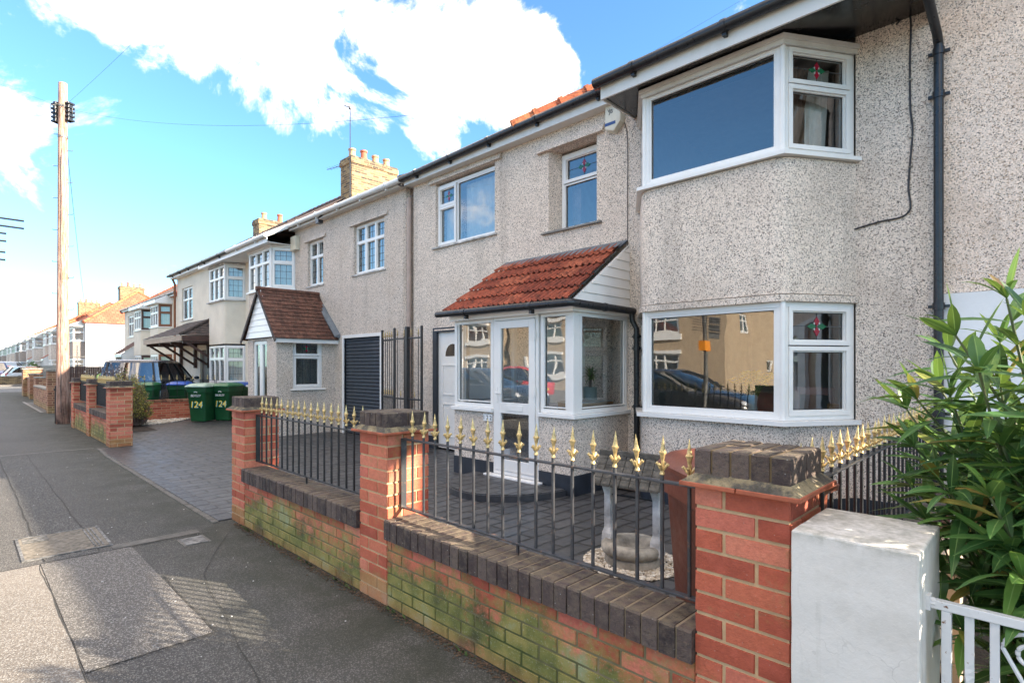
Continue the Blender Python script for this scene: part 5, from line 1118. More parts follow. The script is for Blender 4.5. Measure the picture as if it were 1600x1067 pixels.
# ------------------------------------------------------------------ generic further houses
def far_house(name_label, x0, x1, y, z, wallm, bays, roofm='roof_orange', hl=True, hr=True, lower=None, pitch=34, chim=None, doorcol='dark_wood', depth=7.4, gablem=None, frame='upvc', extra_windows=(), porch=None, roofside=0, bayframe=None, fas='upvc_dirty', bayd=.55, group=None, gut='black_pvc'):
    t = thing('terraced_house', name_label, 'house', ((x0 + x1) / 2, y, 0), group); m = MB(); ops = []
    for (a, b) in bays: ops.append((a - x0 + .03, b - x0 - .03, -1, 6))
    for (a, b, c, d) in extra_windows: ops.append((a - x0, b - x0, c, d))
    wall(m, T(x0, y, 0), x1 - x0, 0, z + .05, ops, .22)
    plans = []
    for (a, b) in bays:
        pl = [(a, y + .01), (a + .28, y - bayd), (b - .28, y - bayd), (b, y + .01)]; plans.append(pl); plan_strip(m, pl, 0, .95, 0, -.2)
    m.build('wall', wallm, t)
    for pl in plans: m = MB(); plan_strip(m, pl, 2.12, z - 1.52, 0, -.2); m.build('bay_wall', lower or wallm, t)
    m = MB(); wall(m, T(x1 - .001, y + .225, 0, R(90)), depth - .225, 0, z + .05, (), .2); m.box(x1 - .002, x1 + .004, y + .003, y + .225, 0, z + .05); m.build('side_wall', gablem or wallm, t); m = MB(); wall(m, T(x0 + .001, y + depth, 0, R(-90)), depth, 0, z + .05, (), .2); m.build('side_wall', gablem or wallm, t)
    m = MB(); m.box(x0 + .25, x1 - .25, y + 2.5, y + 2.6, 0, z); m.box(x0 + .25, x1 - .25, y + .3, y + depth, 2.35, 2.45); m.build('interior_rooms', 'interior', t)
    for pl in plans:
        for (za, zb) in ((1.0, 2.1), (z - 1.48, z - .38)):
            bf = bayframe or frame
            bay_windows(t, pl, za, zb, lambda w, h, k: (cells_grid(w, h, (1, 1, 1), (1.8, 1), .05), dict(fw=.05, cw=.03, nets=[(.05, w - .05, .05, h - .05)])), lambda w, h, k: (cells_grid(w, h, (1,), (1.8, 1), .07), dict(fw=.07, cw=.045, nets=[(.05, w - .05, .05, h - .05)], frame=bf)), frame=frame) if False else [window(t, T(pl[k][0], pl[k][1], za, math.atan2(pl[k + 1][1] - pl[k][1], pl[k + 1][0] - pl[k][0])) @ Matrix.Translation((.004, .02, 0)), (Vector(pl[k + 1]) - Vector(pl[k])).length - .008, zb - za, cells_grid((Vector(pl[k + 1]) - Vector(pl[k])).length - .008, zb - za, (1, 1, 1) if k == 1 else (1,), (1.8, 1), .06), frame=(frame if k == 1 else bf), fw=.06, cw=.04, sill=None, nets=[(.05, (Vector(pl[k + 1]) - Vector(pl[k])).length - .06, .05, zb - za - .05)]) for k in range(3)]
        for q_ in ((z - 1.52, z - 1.485, .05, 'bay_sill'), (.955, .995, .05, 'bay_sill'), (z - .375, z - .32, .03, 'bay_head')): m = MB(); plan_strip(m, pl, q_[0], q_[1], q_[2], -.1); m.build(q_[3], 'upvc', t)
        a, b = pl[0][0] - .1, pl[3][0] + .1; m = MB(); m.box(a, b, y - bayd - .2, y - bayd - .18, z - .36, z - .20); m.box(a, b, y - bayd - .18, y, z - .34, z - .32); m.build('bay_fascia', fas, t)
        m = MB(); slab(m, [(a, y - bayd - .2, z - .19), (b, y - bayd - .2, z - .19), (b, y + .1, z + .24), (a, y + .1, z + .24)], .04); m.build('bay_roof', roofm, t)
        m = MB()
        for xx in (a, b): A = [(xx - .01, y - bayd - .18, z - .36), (xx - .01, y, z - .36), (xx - .01, y, z + .18), (xx - .01, y - bayd - .18, z - .20)]; m.hull2(A, [(p + .02, q, r) for p, q, r in A]); m.cut()
        m.build('bay_cheek', fas, t)
    for (a, b, c, d) in extra_windows: window(t, T(a, y + .05, c), b - a, d - c, cells_grid(b - a, d - c, (1, 1) if b - a > .7 else (1,), (1.8, 1), .05), frame=frame, fw=.05, cw=.035, nets=[(.05, b - a - .05, .05, d - c - .05)], sill=(.08, .05))
    m = MB(); m.box(x0 - .1, x1 + .1, y - .17, y - .15, z - .04, z + .10); m.box(x0 - .1, x1 + .1, y - .15, y, z - .03, z - .01); m.build('fascia', fas, t)
    gutter(t, [(x0 - .1, y - .22, z + .08), (x1 + .1, y - .22, z + .08)], .055, gut, False)
    hip_roof(t, x0, x1, y, y + depth, z + .1, pitch, hl, hr, .16, roofm)
    if chim: chimney(t, *chim)
    if porch:
        a, b, pz, mt = porch; m = MB(); tiled_slope(m, (a, y - 1.1, pz), (b, y - 1.1, pz), (b, y - .01, pz + .8), (a, y - .01, pz + .8), 8, .2); m.build('porch_roof', mt, t)
        m = MB(); m.box(a + .05, b - .05, y - 1.05, y - 1.0, pz - .16, pz); m.box(b - .07, b - .05, y - 1.0, y, pz - .16, pz); m.box(b - .12, b - .07, y - 1.0, y, 0, pz - .1); m.box(a + .1, a + .15, y - 1.0, y, 0, pz - .1); m.build('porch_frame', 'upvc', t)
        m = MB(); A = [(b - .06, y - 1.05, pz), (b - .06, y, pz), (b - .06, y, pz + .76)]; m.hull2([(p - .02, q, r) for p, q, r in A], A); m.build('porch_cheek', 'upvc', t)
    return t
# pair beyond the cream house (brown-framed bays), set back
far_house('cream house with brown framed side bay window beyond the timber canopy', -33.5, -29.7, 7.4, 4.95, 'cream', [(-33.0, -30.9)], 'roof_orange', False, True, bayframe='brown_frame', depth=7, fas='upvc')
far_house('pale house with dark brown framed bay and small dark gabled porch before the side road', -41.9, -33.52, 7.4, 4.95, 'cream', [(-36.6, -34.5)], 'roof_brown', True, False, bayframe='dark_wood', depth=7, extra_windows=[(-40.9, -39.4, 3.3, 4.6), (-38.9, -37.5, 3.3, 4.6), (-40.5, -38.6, 1.0, 2.1)], porch=(-39.0, -36.9, 2.2, 'tile_brown'))
far_house('house with sunlit white gable wall and orange hipped roof across the side road', -61.8, -53.3, 6.9, 4.95, 'dash_brown', [(-56.2, -53.7)], 'roof_orange', False, True, gablem='white_wall', depth=8.4, pitch=36, lower='dash_brown', chim=(-58.8, -57.9, 9.9, 11.7, 6.5, 8.55, 4), extra_windows=[(-59.8, -58.2, 3.3, 4.5)], bayd=.7)
far_house('second house beyond the side road with orange roof and red tiled porch', -70.0, -61.82, 6.4, 4.95, 'dash_124', [(-69.6, -67.2), (-65.0, -62.6)], 'roof_orange', True, True, gablem='white_wall', depth=8, porch=(-67.0, -65.2, 2.2, 'tile_red'), bayd=.7)
far_house('grey far terrace house with a dark porch roof and white gable', -87.5, -73.5, 6.3, 4.9, 'dash_124', [(-78.0, -75.4), (-85.5, -83)], 'roof_brown', True, True, gablem='white_wall', depth=8, bayd=.8, chim=(-80, -79, 9.6, 11.6, 6.5, 8.9, 4), porch=(-80.5, -78.5, 2.2, 'tile_red'))
far_house('brown pebbledashed far terrace house with yellow flank wall', -104, -91, 6.2, 4.9, 'dash_brown', [(-95.0, -92), (-102, -99.5)], 'roof_brown', True, True, gablem='cream', depth=8, bayd=.8)
far_house('pale terrace house near the vanishing end of the street', -124, -108, 6.2, 4.9, 'dash_124', [(-113.0, -110), (-121, -118)], 'roof_brown', True, True, gablem='white_wall', depth=8, bayd=.8)
far_house('last small terrace house visible at the end of the street', -160, -130, 6.2, 4.9, 'dash_brown', [(-136, -133), (-146, -143)], 'roof_brown', True, True, gablem='cream', depth=8, bayd=.8)
# across the street, seen only as reflections in the glass
far_house('tan pebbledashed house across the street reflected in the lower bay window', -27.0, -14.5, -20.0, 4.9, 'dash_tan', [], 'roof_brown', True, True, gablem='dash_tan', depth=.3) if False else None
def opposite(x0, x1, label, wallm, nb, zE=5.0, yf=-17.5):
    t = thing('terraced_house', label, 'house', ((x0 + x1) / 2, yf, 0)); m = MB(); w = x1 - x0
    ops = []; bw = 2.2; xs = [w * (k + .5) / nb for k in range(nb)]
    for c in xs: ops += [(c - bw / 2, c + bw / 2, 1, 2.2), (c - bw / 2, c + bw / 2, 3.4, 4.6)]
    wall(m, T(x1, yf, 0, PI), w, 0, zE, ops, .25); wall(m, T(x1, yf - 8, 0, R(90)), 8 - .27, 0, zE, [(1.2, 1.9, 1.2, 2.0), (5.2, 6.4, 3.3, 4.5)], .2); wall(m, T(x0, yf - .26, 0, R(-90)), 7.7, 0, zE, (), .2); wall(m, T(x0, yf - 8, 0), w, 0, zE, (), .2); m.build('wall', wallm, t)
    m = MB(); m.box(x0 + .3, x1 - .3, yf - 3, yf - 2.9, 0, zE); m.build('interior_rooms', 'interior', t)
    for c in xs:
        for z in (1.0, 3.4): window(t, T(x1 - c + bw / 2, yf - .05, z, PI), bw, 1.2, cells_grid(bw, 1.2, (1, 1, 1), (1.8, 1), .05), fw=.05, cw=.04, nets=[(.05, bw - .05, .05, 1.1)], sill=(.15, .1))
    for c in xs:
        m = MB(); xa = x1 - c
        for (z0, z1) in ((.72, 1.0), (2.2, 2.42), (3.12, 3.4), (4.6, 4.78)): m.box(xa - bw / 2 - .15, xa + bw / 2 + .15, yf + .002, yf + .14, z0, z1)
        m.box(xa - bw / 2 - .9, xa - bw / 2 - .72, yf + .002, yf + .1, 0, 2.2); m.build('painted_band', 'upvc', t)
    window(t, T(x1 - .05, yf - 8 + 5.2, 3.3, R(90)), 1.2, 1.2, cells_grid(1.2, 1.2, (1, 1), (1.8, 1), .05)); window(t, T(x1 - .05, yf - 8 + 1.2, 1.2, R(90)), .7, .8, cells_grid(.7, .8, (1,), (1,), .05))
    m = MB(); m.box(x0 - .2, x1 + .2, yf, yf + .2, zE, zE + .16); m.box(x1, x1 + .2, yf - 8, yf, zE, zE + .16); m.build('fascia', 'upvc', t)
    hip_roof(t, x0, x1, yf - 8, yf, zE + .16, 34, True, True, .2, 'roof_brown'); return t
opposite(-27.5, -12.2, 'tan pebbledashed corner house across the street mirrored in the lower bay window', 'dash_tan', 2)
opposite(-62, -40, 'terrace of cream houses across the street mirrored in the porch glass', 'dash_brown', 5)
opposite(-39.5, -28, 'tan house next to the corner house across the street mirrored in the porch glass', 'dash_tan', 2)

# ------------------------------------------------------------------ wheelie bins
def wheelie_bin(label, x, y, rot, body, lidm, number=None, logo=False, group='wheelie bins', h=1.07, w=.58, d=.66, open_=0):
    t = thing('wheelie_bin', label, 'wheelie bin', (x, y, 0), group); Mx = T(x, y, 0, rot)
    def ring(wx, y0, y1, z, r=.05):
        out = []
        for (cx, cy, a0) in ((wx - r, y1 - r, 0), (-wx + r, y1 - r, 90), (-wx + r, y0 + r, 180), (wx - r, y0 + r, 270)):
            for k in range(4): a = R(a0 + 30 * k); out.append((cx + r * math.cos(a), cy + r * math.sin(a), z))
        return out
    m = MB(); m.M = Mx; hb = h - .12
    m.loft([ring(w * .36, -d * .36, d * .38, .03), ring(w * .37, -d * .37, d * .38, .10), ring(w * .455, -d * .455, d * .42, hb - .14), ring(w * .46, -d * .46, d * .42, hb - .135), ring(w * .475, -d * .49, d * .46, hb - .13), ring(w * .48, -d * .50, d * .46, hb - .02), ring(w * .50, -d * .52, d * .48, hb - .015), ring(w * .50, -d * .52, d * .48, hb)])
    m.build('bin_body', body, t, smooth=35)
    m = MB(); m.M = Mx
    m.loft([ring(w * .515, -d * .56, d * .50, hb + .002), ring(w * .52, -d * .565, d * .50, hb + .025), ring(w * .50, -d * .52, d * .48, hb + .045), ring(w * .42, -d * .40, d * .44, hb + .085), ring(w * .30, -d * .2, d * .36, hb + .105)])
    m.box(-w * .2, w * .2, -d * .60, -d * .555, hb + .005, hb + .03)
    ld_ = m.build('bin_lid', lidm, t, smooth=35)
    m = MB(); m.M = Mx; m.tube([(-w * .42, d * .54, hb - .01), (w * .42, d * .54, hb - .01)], .016, 8)
    for s_ in (-1, 1): m.box(s_ * w * .40 - .02, s_ * w * .40 + .02, d * .44, d * .56, hb - .05, hb + .02)
    m.build('handle', body, t, smooth=40)
    for s_ in (-1, 1):
        m = MB(); m.M = Mx; c = (s_ * w * .42, d * .42, .10); m.lathe([(.001, -.025), (.09, -.025), (.10, -.018), (.10, .018), (.09, .025), (.001, .025)], c, 18, 'x'); m.build('wheel', 'rubber', t, smooth=40)
    TX = Mx @ Matrix.Translation((0, -d * .425 - .012, .48)) @ Matrix.Rotation(R(-6.5), 4, 'X') @ FACE_STREET
    if number:
        text(t, number, .24, TX @ Matrix.Translation((.012, -.012, -.003)), 'cyan_text', 'painted_number', .004); text(t, number, .24, TX, 'yellow_text', 'painted_number', .006)
    if logo:
        TL = Mx @ Matrix.Translation((0, -d * .455 - .012, .72)) @ Matrix.Rotation(R(-6.5), 4, 'X') @ FACE_STREET
        text(t, 'BEXLEY', .085, TL, 'white_text', 'lettering', .003)
        m = MB(); m.M = Mx
        for k in range(7): a = R(-60 + 20 * k); m.lathe([(.001, -.002), (.013, -.002), (.013, .003), (.001, .003)], (.045 * math.sin(a), -d * .468 - .014, .80 + .03 * math.cos(a)), 8, 'y')
        m.build('emblem', 'white_text', t)
    return t
wheelie_bin('green wheelie bin with pale lid and painted number 124, leftmost on the driveway', -16.6, 4.72, R(40), 'bin_green', 'bin_grey_lid', '124', True)
wheelie_bin('green wheelie bin with green lid and painted number 124, between its two neighbours', -16.45, 5.30, R(35), 'bin_green', 'bin_green_lid', '124', True)
wheelie_bin('green wheelie bin with blue lid nearest the gabled porch', -16.8, 5.80, R(30), 'bin_green', 'bin_blue', None, True)
wheelie_bin('pale green wheelie bin behind the spiked railing beside the shrub', -18.75, 3.85, R(60), 'bin_green_lid', 'bin_green_lid')
wheelie_bin('wheelie bin with blue lid behind the spiked railing', -18.9, 4.75, R(60), 'bin_green', 'bin_blue')
wheelie_bin('brown wheelie bin with domed lid tucked behind the big brick pier', -1.12, 2.74, R(50), 'bin_brown', 'bin_brown', group=None, h=1.09)
wheelie_bin('blue topped wheelie bin half hidden by the oleander at the right edge', .05, 5.55, R(5), 'mint', 'bin_blue')

# ------------------------------------------------------------------ wishing well ornament on a ring of pebbles
WC = Vector((-2.30, 3.66, 0)); wa = R(8)
Wl = thing('wishing_well_ornament', 'weathered stone wishing well garden ornament with tiled roof and white posts behind the railings', 'garden ornament', WC)
Mx = T(WC.x, WC.y, 0, wa) @ Matrix.Diagonal((.80, .80, .92, 1))
m = MB(); m.M = Mx; m.lathe([(.24, 0), (.265, .02), (.26, .075), (.25, .08), (.25, .09), (.285, .10), (.30, .13), (.295, .165), (.26, .185), (.19, .18), (.14, .13), (.08, .10), (.001, .095)], (0, 0, 0), 32); m.build('basin', 'stone', Wl, smooth=50)
for s_ in (-1, 1):
    m = MB(); m.M = Mx; x = s_ * .25
    m.loft([[(x - .055, -.07, .10), (x + .055, -.07, .10), (x + .055, .07, .10), (x - .055, .07, .10)], [(x - .05, -.06, .22), (x + .05, -.06, .22), (x + .05, .06, .22), (x - .05, .06, .22)], [(x - .035, -.04, .27), (x + .035, -.04, .27), (x + .035, .04, .27), (x - .035, .04, .27)], [(x - .035, -.04, .55), (x + .035, -.04, .55), (x + .035, .04, .55), (x - .035, .04, .55)], [(x - .05, -.07, .64), (x + .05, -.07, .64), (x + .05, .07, .64), (x - .05, .07, .64)], [(x - .05, -.10, .70), (x + .05, -.10, .70), (x + .05, .10, .70), (x - .05, .10, .70)], [(x - .04, -.01, .86), (x + .04, -.01, .86), (x + .04, .01, .86), (x - .04, .01, .86)]])
    m.build('post', 'stone_white', Wl, bevel=.008)
m = MB(); m.M = Mx; m.box(-.32, .32, -.09, .09, .64, .69); m.build('beam', 'stone', Wl, bevel=.01)
m = MB(); m.M = Mx
for s_ in (-1, 1):
    for k in range(5):
        t0, t1 = k / 5, (k + 1.15) / 5; m.cur = rng.random(); ya, yb = s_ * .20 * (1 - t0), s_ * .20 * (1 - min(1, t1)); za_, zb_ = .66 + .24 * t0, .66 + .24 * min(1, t1)
        for j in range(7):
            x0_, x1_ = -.34 + j * .0975, -.34 + j * .0975 + .092; q = rng.uniform(-.003, .003)
            A = [(x0_, ya, za_ + .012 + q), (x1_, ya, za_ + .012 + q), (x1_, yb, zb_ + .004), (x0_, yb, zb_ + .004)]; m.hull2([(a, b, c - .022) for a, b, c in A], A)
m.box(-.345, .345, -.022, .022, .885, .93); m.hull2([(-.335, -.19, .655), (-.335, .19, .655), (-.335, 0, .89)], [(.335, -.19, .655), (.335, .19, .655), (.335, 0, .89)]); m.build('roof', 'stone_dark', Wl, bevel=.004)
m = MB(); m.M = Mx; m.tube([(-.30, 0, .55), (.33, 0, .55), (.33, -.05, .52)], .008, 6); m.build('windlass', 'black_metal', Wl)
def pebbles(name, label, cat, pts_fn, n, smin, smax, mat='pebble', z=.006):
    m = MB()
    for k in range(n):
        x, y = pts_fn(); s = rng.uniform(smin, smax); m.cur = rng.random(); m.M = T(x, y, z, rng.uniform(0, 6)) @ Matrix.Diagonal((1.3, 1, .6, 1)); m.ball((0, 0, s * .5), s, 6, 4)
    m.M = None; o = m.build(name, mat, smooth=80); tag(o, label, cat, kind='stuff'); return o
def ringpt():
    while True:
        a = rng.uniform(0, 2 * PI); r = .37 * math.sqrt(rng.random())
        if r > .19: return WC.x + r * math.cos(a), WC.y + r * math.sin(a)
m = MB(); m.prism([(WC.x + .38 * math.cos(2 * PI * k / 40), WC.y + .38 * math.sin(2 * PI * k / 40)) for k in range(40)], 0, .0085); struct(m.build('soil_ring', 'soil'))
pebbles('pebble_ring', 'ring of small pebbles round the stone wishing well', 'pebbles', ringpt, 1300, .008, .017)
# pebble bed by the neighbour's dividing wall
def bedpt():
    while True:
        x, y = rng.uniform(-17.95, -16.6), rng.uniform(2.3, 4.7)
        if (x + 17.95) < 1.3 * math.sin(PI * (y - 2.2) / 2.6) + .05: return x, y
pebbles('pebble_bed', 'bed of pale pebbles along the low brick dividing wall by the green bins', 'pebbles', bedpt, 1400, .016, .034)

# ------------------------------------------------------------------ next-door front walls
W2 = thing('garden_wall', 'red brick front wall beyond the driveway with capped piers and black panels beside the wooden pole', 'garden wall', (-15, 2, 0))
for x in (-12.83, -15.15, -17.45): pier(W2, x, 1.97, .36, top=1.10)
for (a, b) in ((-17.09, -15.15), (-14.79, -12.83)):
    brick_box(W2, 'wall_panel', a, b, 2.0, 2.22, 0, .50, 'brick_moss', 'mortar_moss', 'SN'); coping_run(W2, a + .01, b - .01, 1.97, 2.25, .50, .62)
for (a, b) in ((-17.07, -15.17), (-14.77, -12.85)):
    railing('railing', 'dense black railing panel between the piers ' + ('nearest the wooden pole' if a < -16 else 'nearest the driveway opening'), a, b, 2.12, .68, 1.14, [a + .06 + .075 * k for k in range(int((b - a - .08) / .075) + 1)], iron='black_metal', legs=((a + b) / 2,), group=None)
W3 = thing('dividing_wall', 'low red brick wall dividing the two front gardens beside the green bins', 'garden wall', (-18.1, 4, 0))
brick_box(W3, 'wall_panel', -18.2, -17.98, 2.35, 5.55, 0, .50, 'brick', 'mortar', 'EW'); m = MB()
for k in range(46): m.cur = rng.random(); m.box(-18.22, -17.96, 2.36 + k * .0695, 2.36 + k * .0695 + .064, .50, .565)
m.build('coping', 'brick_old', W3, bevel=.004)
railing('railing', 'short gold spiked railing on the low dividing wall in front of the dark people carrier', 2.6, 5.5, -18.09, .64, 1.10, [2.66 + .2 * k for k in range(15)], 'y', iron='black_metal', legs=(3.2, 4.5), group=None)
W4 = thing('garden_wall', 'old brown brick low front wall with raised piers at the side road corner', 'garden wall', (-34, 2.4, 0))
brick_box(W4, 'wall_panel', -37, -31.0, 2.40, 2.62, 0, .92, 'brick_old', 'mortar', 'SENW'); brick_box(W4, 'pier', -31.4, -30.9, 2.30, 2.85, 0, 1.0, 'brick_old'); brick_box(W4, 'pier', -37.4, -36.6, 2.25, 3.0, 0, 1.35, 'brick_old'); brick_box(W4, 'pier', -33.9, -33.4, 2.28, 2.75, 0, 1.12, 'brick_old')
m = MB(); m.box(-31.43, -30.87, 2.27, 2.88, 1.0, 1.06); m.box(-37.45, -36.55, 2.2, 3.05, 1.35, 1.42); m.box(-33.93, -33.37, 2.25, 2.78, 1.12, 1.18); m.box(-36.6, -33.9, 2.38, 2.64, .92, .98); m.build('coping', 'stone', W4, bevel=.01)
W5 = thing('garden_wall', 'tall brown brick pier and wall just behind the wooden pole', 'garden wall', (-23, 2.2, 0)); brick_box(W5, 'pier', -23.4, -22.95, 2.0, 2.42, 0, 1.35, 'brick_old'); brick_box(W5, 'wall_panel', -29, -23.4, 2.1, 2.3, 0, .7, 'brick_old', 'mortar', 'SN'); m = MB(); m.box(-23.45, -22.9, 1.95, 2.47, 1.35, 1.43); m.box(-29, -23.46, 2.08, 2.32, .7, .76); m.build('coping', 'stone', W5, bevel=.01)
F1 = thing('timber_fence', 'dark brown timber fence behind the old corner wall', 'fence', (-40, 4, 0)); m = MB()
for k in range(34): m.box(-42 + .005, -41.97, 2.7 + k * .11, 2.7 + k * .11 + .105, .05, 1.5)
for k in range(80): m.box(-42 + k * .11, -42 + k * .11 + .105, 3.3, 3.32, .05, 1.55)
m.build('boards', 'dark_wood', F1)
W6 = thing('garden_wall', 'long low yellowish wall beyond the side road in front of the silver estate car', 'garden wall', (-62.5, 4.5, 0)); brick_box(W6, 'wall_panel', -62.6, -62.3, 1.6, 6.2, 0, .62, 'brick_yellow', 'mortar', 'ESN'); m = MB(); m.box(-62.65, -62.25, 1.55, 6.25, .62, .70); m.build('coping', 'stone', W6); brick_box(W6, 'pier', -62.8, -62.2, 1.4, 1.95, 0, 1.1, 'brick_old')
sheet('driveway_beyond', -30.4, -23.5, 1.95, 7.3, .005, 'pale_strip'); sheet('kerb_edging', -30.8, -23.4, 1.86, 1.95, .012, 'kerbstone')
sheet('garden_soil', -17.95, -15.0, 2.25, 3.3, .012, 'soil'); sheet('garden_soil', -.55, 1.6, 2.05, 5.2, .006, 'soil')
def slatept(): return rng.uniform(-.5, .9), rng.uniform(2.0, 3.3)
m = MB()
for k in range(900):
    x, y = slatept(); s = rng.uniform(.012, .03); m.cur = rng.random(); m.M = T(x, y, .012 + rng.uniform(0, .02), rng.uniform(0, 6)) @ Matrix.Rotation(rng.uniform(-.4, .4), 4, 'X'); m.box(-s, s, -s * .6, s * .6, -.003, .004)
m.M = None; tag(m.build('slate_mulch', 'slate_chips'), 'purple grey slate chips on the soil behind the white gate', 'slate chips', kind='stuff')
m = MB(); m.box(-.45, -.40, 2.3, 5.2, 0, .52); m.box(-.36, -.30, 2.3, 2.42, 0, .62); m.box(-.36, -.30, 3.3, 3.42, 0, .62); m.box(-.36, -.30, 4.3, 4.42, 0, .62); tag(m.build('low_fence', 'fawn_board', bevel=.004), 'low brown board fence beside the oleander and the side railings', 'fence')

# ------------------------------------------------------------------ plants
def leaf(m, p, d, L_, w, droop=.15, roll=0.0, seg=5, fold=.18):
    d = Vector(d).normalized(); s = d.cross(Vector((0, 0, 1)));
    if s.length < .05: s = Vector((1, 0, 0))
    s.normalize(); s = Matrix.Rotation(roll, 3, d) @ s; n = s.cross(d).normalized(); prev = None; m.cur = rng.random()
    prof = (.12, .72, 1.0, .92, .60, .03)
    for i in range(seg + 1):
        t_ = i / seg; c = p + d * L_ * t_ - Vector((0, 0, 1)) * droop * L_ * t_ * t_; hw = w * .5 * prof[i]; q = (c - s * hw + n * hw * fold, c, c + s * hw + n * hw * fold)
        if prev:
            v0 = (i - 1) / seg; m.poly([prev[0], prev[1], q[1], q[0]], [(0, v0), (.5, v0), (.5, t_), (0, t_)]); m.poly([prev[1], prev[2], q[2], q[1]], [(.5, v0), (1, v0), (1, t_), (.5, t_)])
        prev = q
OL = thing('oleander', 'large leafy green oleander bush behind the white gate at the right edge', 'shrub', (.12, 2.75, 0))
st_, lf = MB(), MB()
def shoot(b, tip, curve, whorls, L0, L1):
    pts = []; 
    for k in range(11): t_ = k / 10; pts.append(b.lerp(tip, t_) + Vector((curve[0], curve[1], 0)) * math.sin(PI * t_ * .5) * (1 - t_) * 2 + Vector((0, 0, .12)) * math.sin(PI * t_))
    st_.tube(pts, [.011 - .0075 * k / 10 for k in range(11)], 6)
    for k in range(whorls):
        t_ = .22 + .78 * k / (whorls - 1); i = min(9, int(t_ * 10)); f_ = t_ * 10 - i; p = pts[i].lerp(pts[i + 1], f_); ax = (pts[i + 1] - pts[i]).normalized(); a0 = k * 1.05 + rng.uniform(-.2, .2)
        u = ax.cross(Vector((.3, .2, 1))).normalized(); v = ax.cross(u); top = k == whorls - 1
        for j in range(3 + (2 if top else 0)):
            a = a0 + 2 * PI * j / (3 + (2 if top else 0)); el = rng.uniform(.35, .75) + (.5 if top else 0) ; d = (u * math.cos(a) + v * math.sin(a)) * math.cos(el) + ax * math.sin(el)
            leaf(lf, p, d, rng.uniform(L0, L1) * (.75 if top else 1), rng.uniform(.030, .046), rng.uniform(.02, .5), rng.uniform(-.5, .5))
shoots = [(-.34, 2.42, 1.40), (-.22, 2.30, 1.62), (-.15, 2.15, 1.50), (-.10, 2.40, 1.74), (-.42, 2.75, 1.34), (-.30, 2.9, 1.58), (-.20, 2.7, 1.28), (-.02, 2.1, 1.62), (-.05, 2.25, 1.20), (-.22, 2.18, 1.12), (.05, 2.15, 1.35), (.1, 2.2, 1.75), (-.12, 2.5, 1.45), (-.38, 2.6, 1.05), (.2, 2.3, 1.95), (.3, 2.5, 2.1), (0, 2.7, 1.95), (.4, 2.2, 1.7), (.15, 2.9, 2.1), (.5, 2.8, 2.0), (.6, 2.4, 1.6), (-.05, 2.0, .95), (.1, 2.0, 1.05), (-.25, 2.25, .85), (.35, 2.05, 1.3), (-.15, 3.1, 1.85), (.7, 2.9, 1.7), (.4, 3.2, 2.0), (-.18, 2.12, .72), (-.02, 2.02, .70), (.75, 2.2, 1.2), (.2, 2.0, .8), (-.2, 2.45, 1.0), (-.08, 2.3, .95), (-.02, 2.16, 1.30), (-.12, 2.05, 1.15), (.03, 2.12, 1.08), (.02, 2.05, 1.45), (-.16, 2.32, 1.36), (-.26, 2.55, 1.2), (.06, 2.3, 1.55), (-.06, 2.55, 1.6), (-.3, 2.36, .98), (.0, 2.42, 1.1), (.7, 2.6, 1.9), (.9, 2.8, 2.0), (.6, 3.0, 1.8), (.8, 2.5, 1.5), (1.0, 2.9, 1.6), (.5, 2.6, 1.3), (.9, 3.2, 2.0), (-.36, 2.5, 1.22), (-.28, 2.42, 1.12), (-.24, 2.35, 1.42), (-.18, 2.24, 1.02), (-.1, 2.2, 1.28), (-.14, 2.28, .82), (-.3, 2.62, 1.44), (-.08, 2.14, .98), (-.04, 2.1, 1.16), (-.2, 2.38, 1.24), (.02, 2.08, .92), (-.33, 2.7, 1.12), (.05, 2.12, 1.24), (-.1, 2.35, 1.1), (.4, 2.9, 1.6), (.7, 2.4, 1.2), (.3, 2.7, 1.4), (.55, 2.3, 1.8), (1.0, 3.1, 1.3), (.3, 2.15, 1.0), (.35, 2.25, 1.25), (.45, 2.15, .9), (.5, 2.3, 1.15), (.6, 2.2, 1.35), (.7, 2.35, 1.0), (.75, 2.45, 1.4), (.6, 2.5, .9), (.45, 2.4, 1.5), (.85, 2.4, 1.2), (.9, 2.6, 1.45), (.25, 2.3, 1.5), (.55, 2.1, 1.1), (.8, 2.25, .9)]  # includes shoots out of view, added to shade the white gatepost
for (x, y, z) in shoots:
    if y > 2.45: z = min(z, 1.5 if x > -.1 else 1.62)
    elif x > .15: z = min(z, 1.75)
    b = Vector((.18 + rng.uniform(-.15, .15), 2.75 + rng.uniform(-.15, .15), .0)); shoot(b, Vector((x, y, z)), (rng.uniform(-.08, .08), rng.uniform(-.1, .1)), max(7, int(z * 9)), .17, .27)
st_.build('stems', 'stem', OL, smooth=50); lf.build('foliage', 'oleander', OL)
TW = thing('fern_clump', 'small bright green weeds growing at the foot of the oleander behind the white gate', 'weeds', (-.1, 2.2, 0)); m = MB()
for k in range(160): a = rng.uniform(0, 6.28); leaf(m, Vector((rng.uniform(-.3, .3), rng.uniform(2.08, 2.5), rng.uniform(.02, .3))), (math.cos(a), math.sin(a), rng.uniform(.2, 1.4)), rng.uniform(.05, .11), .018, .4)
m.build('foliage', 'palmleaf', TW)
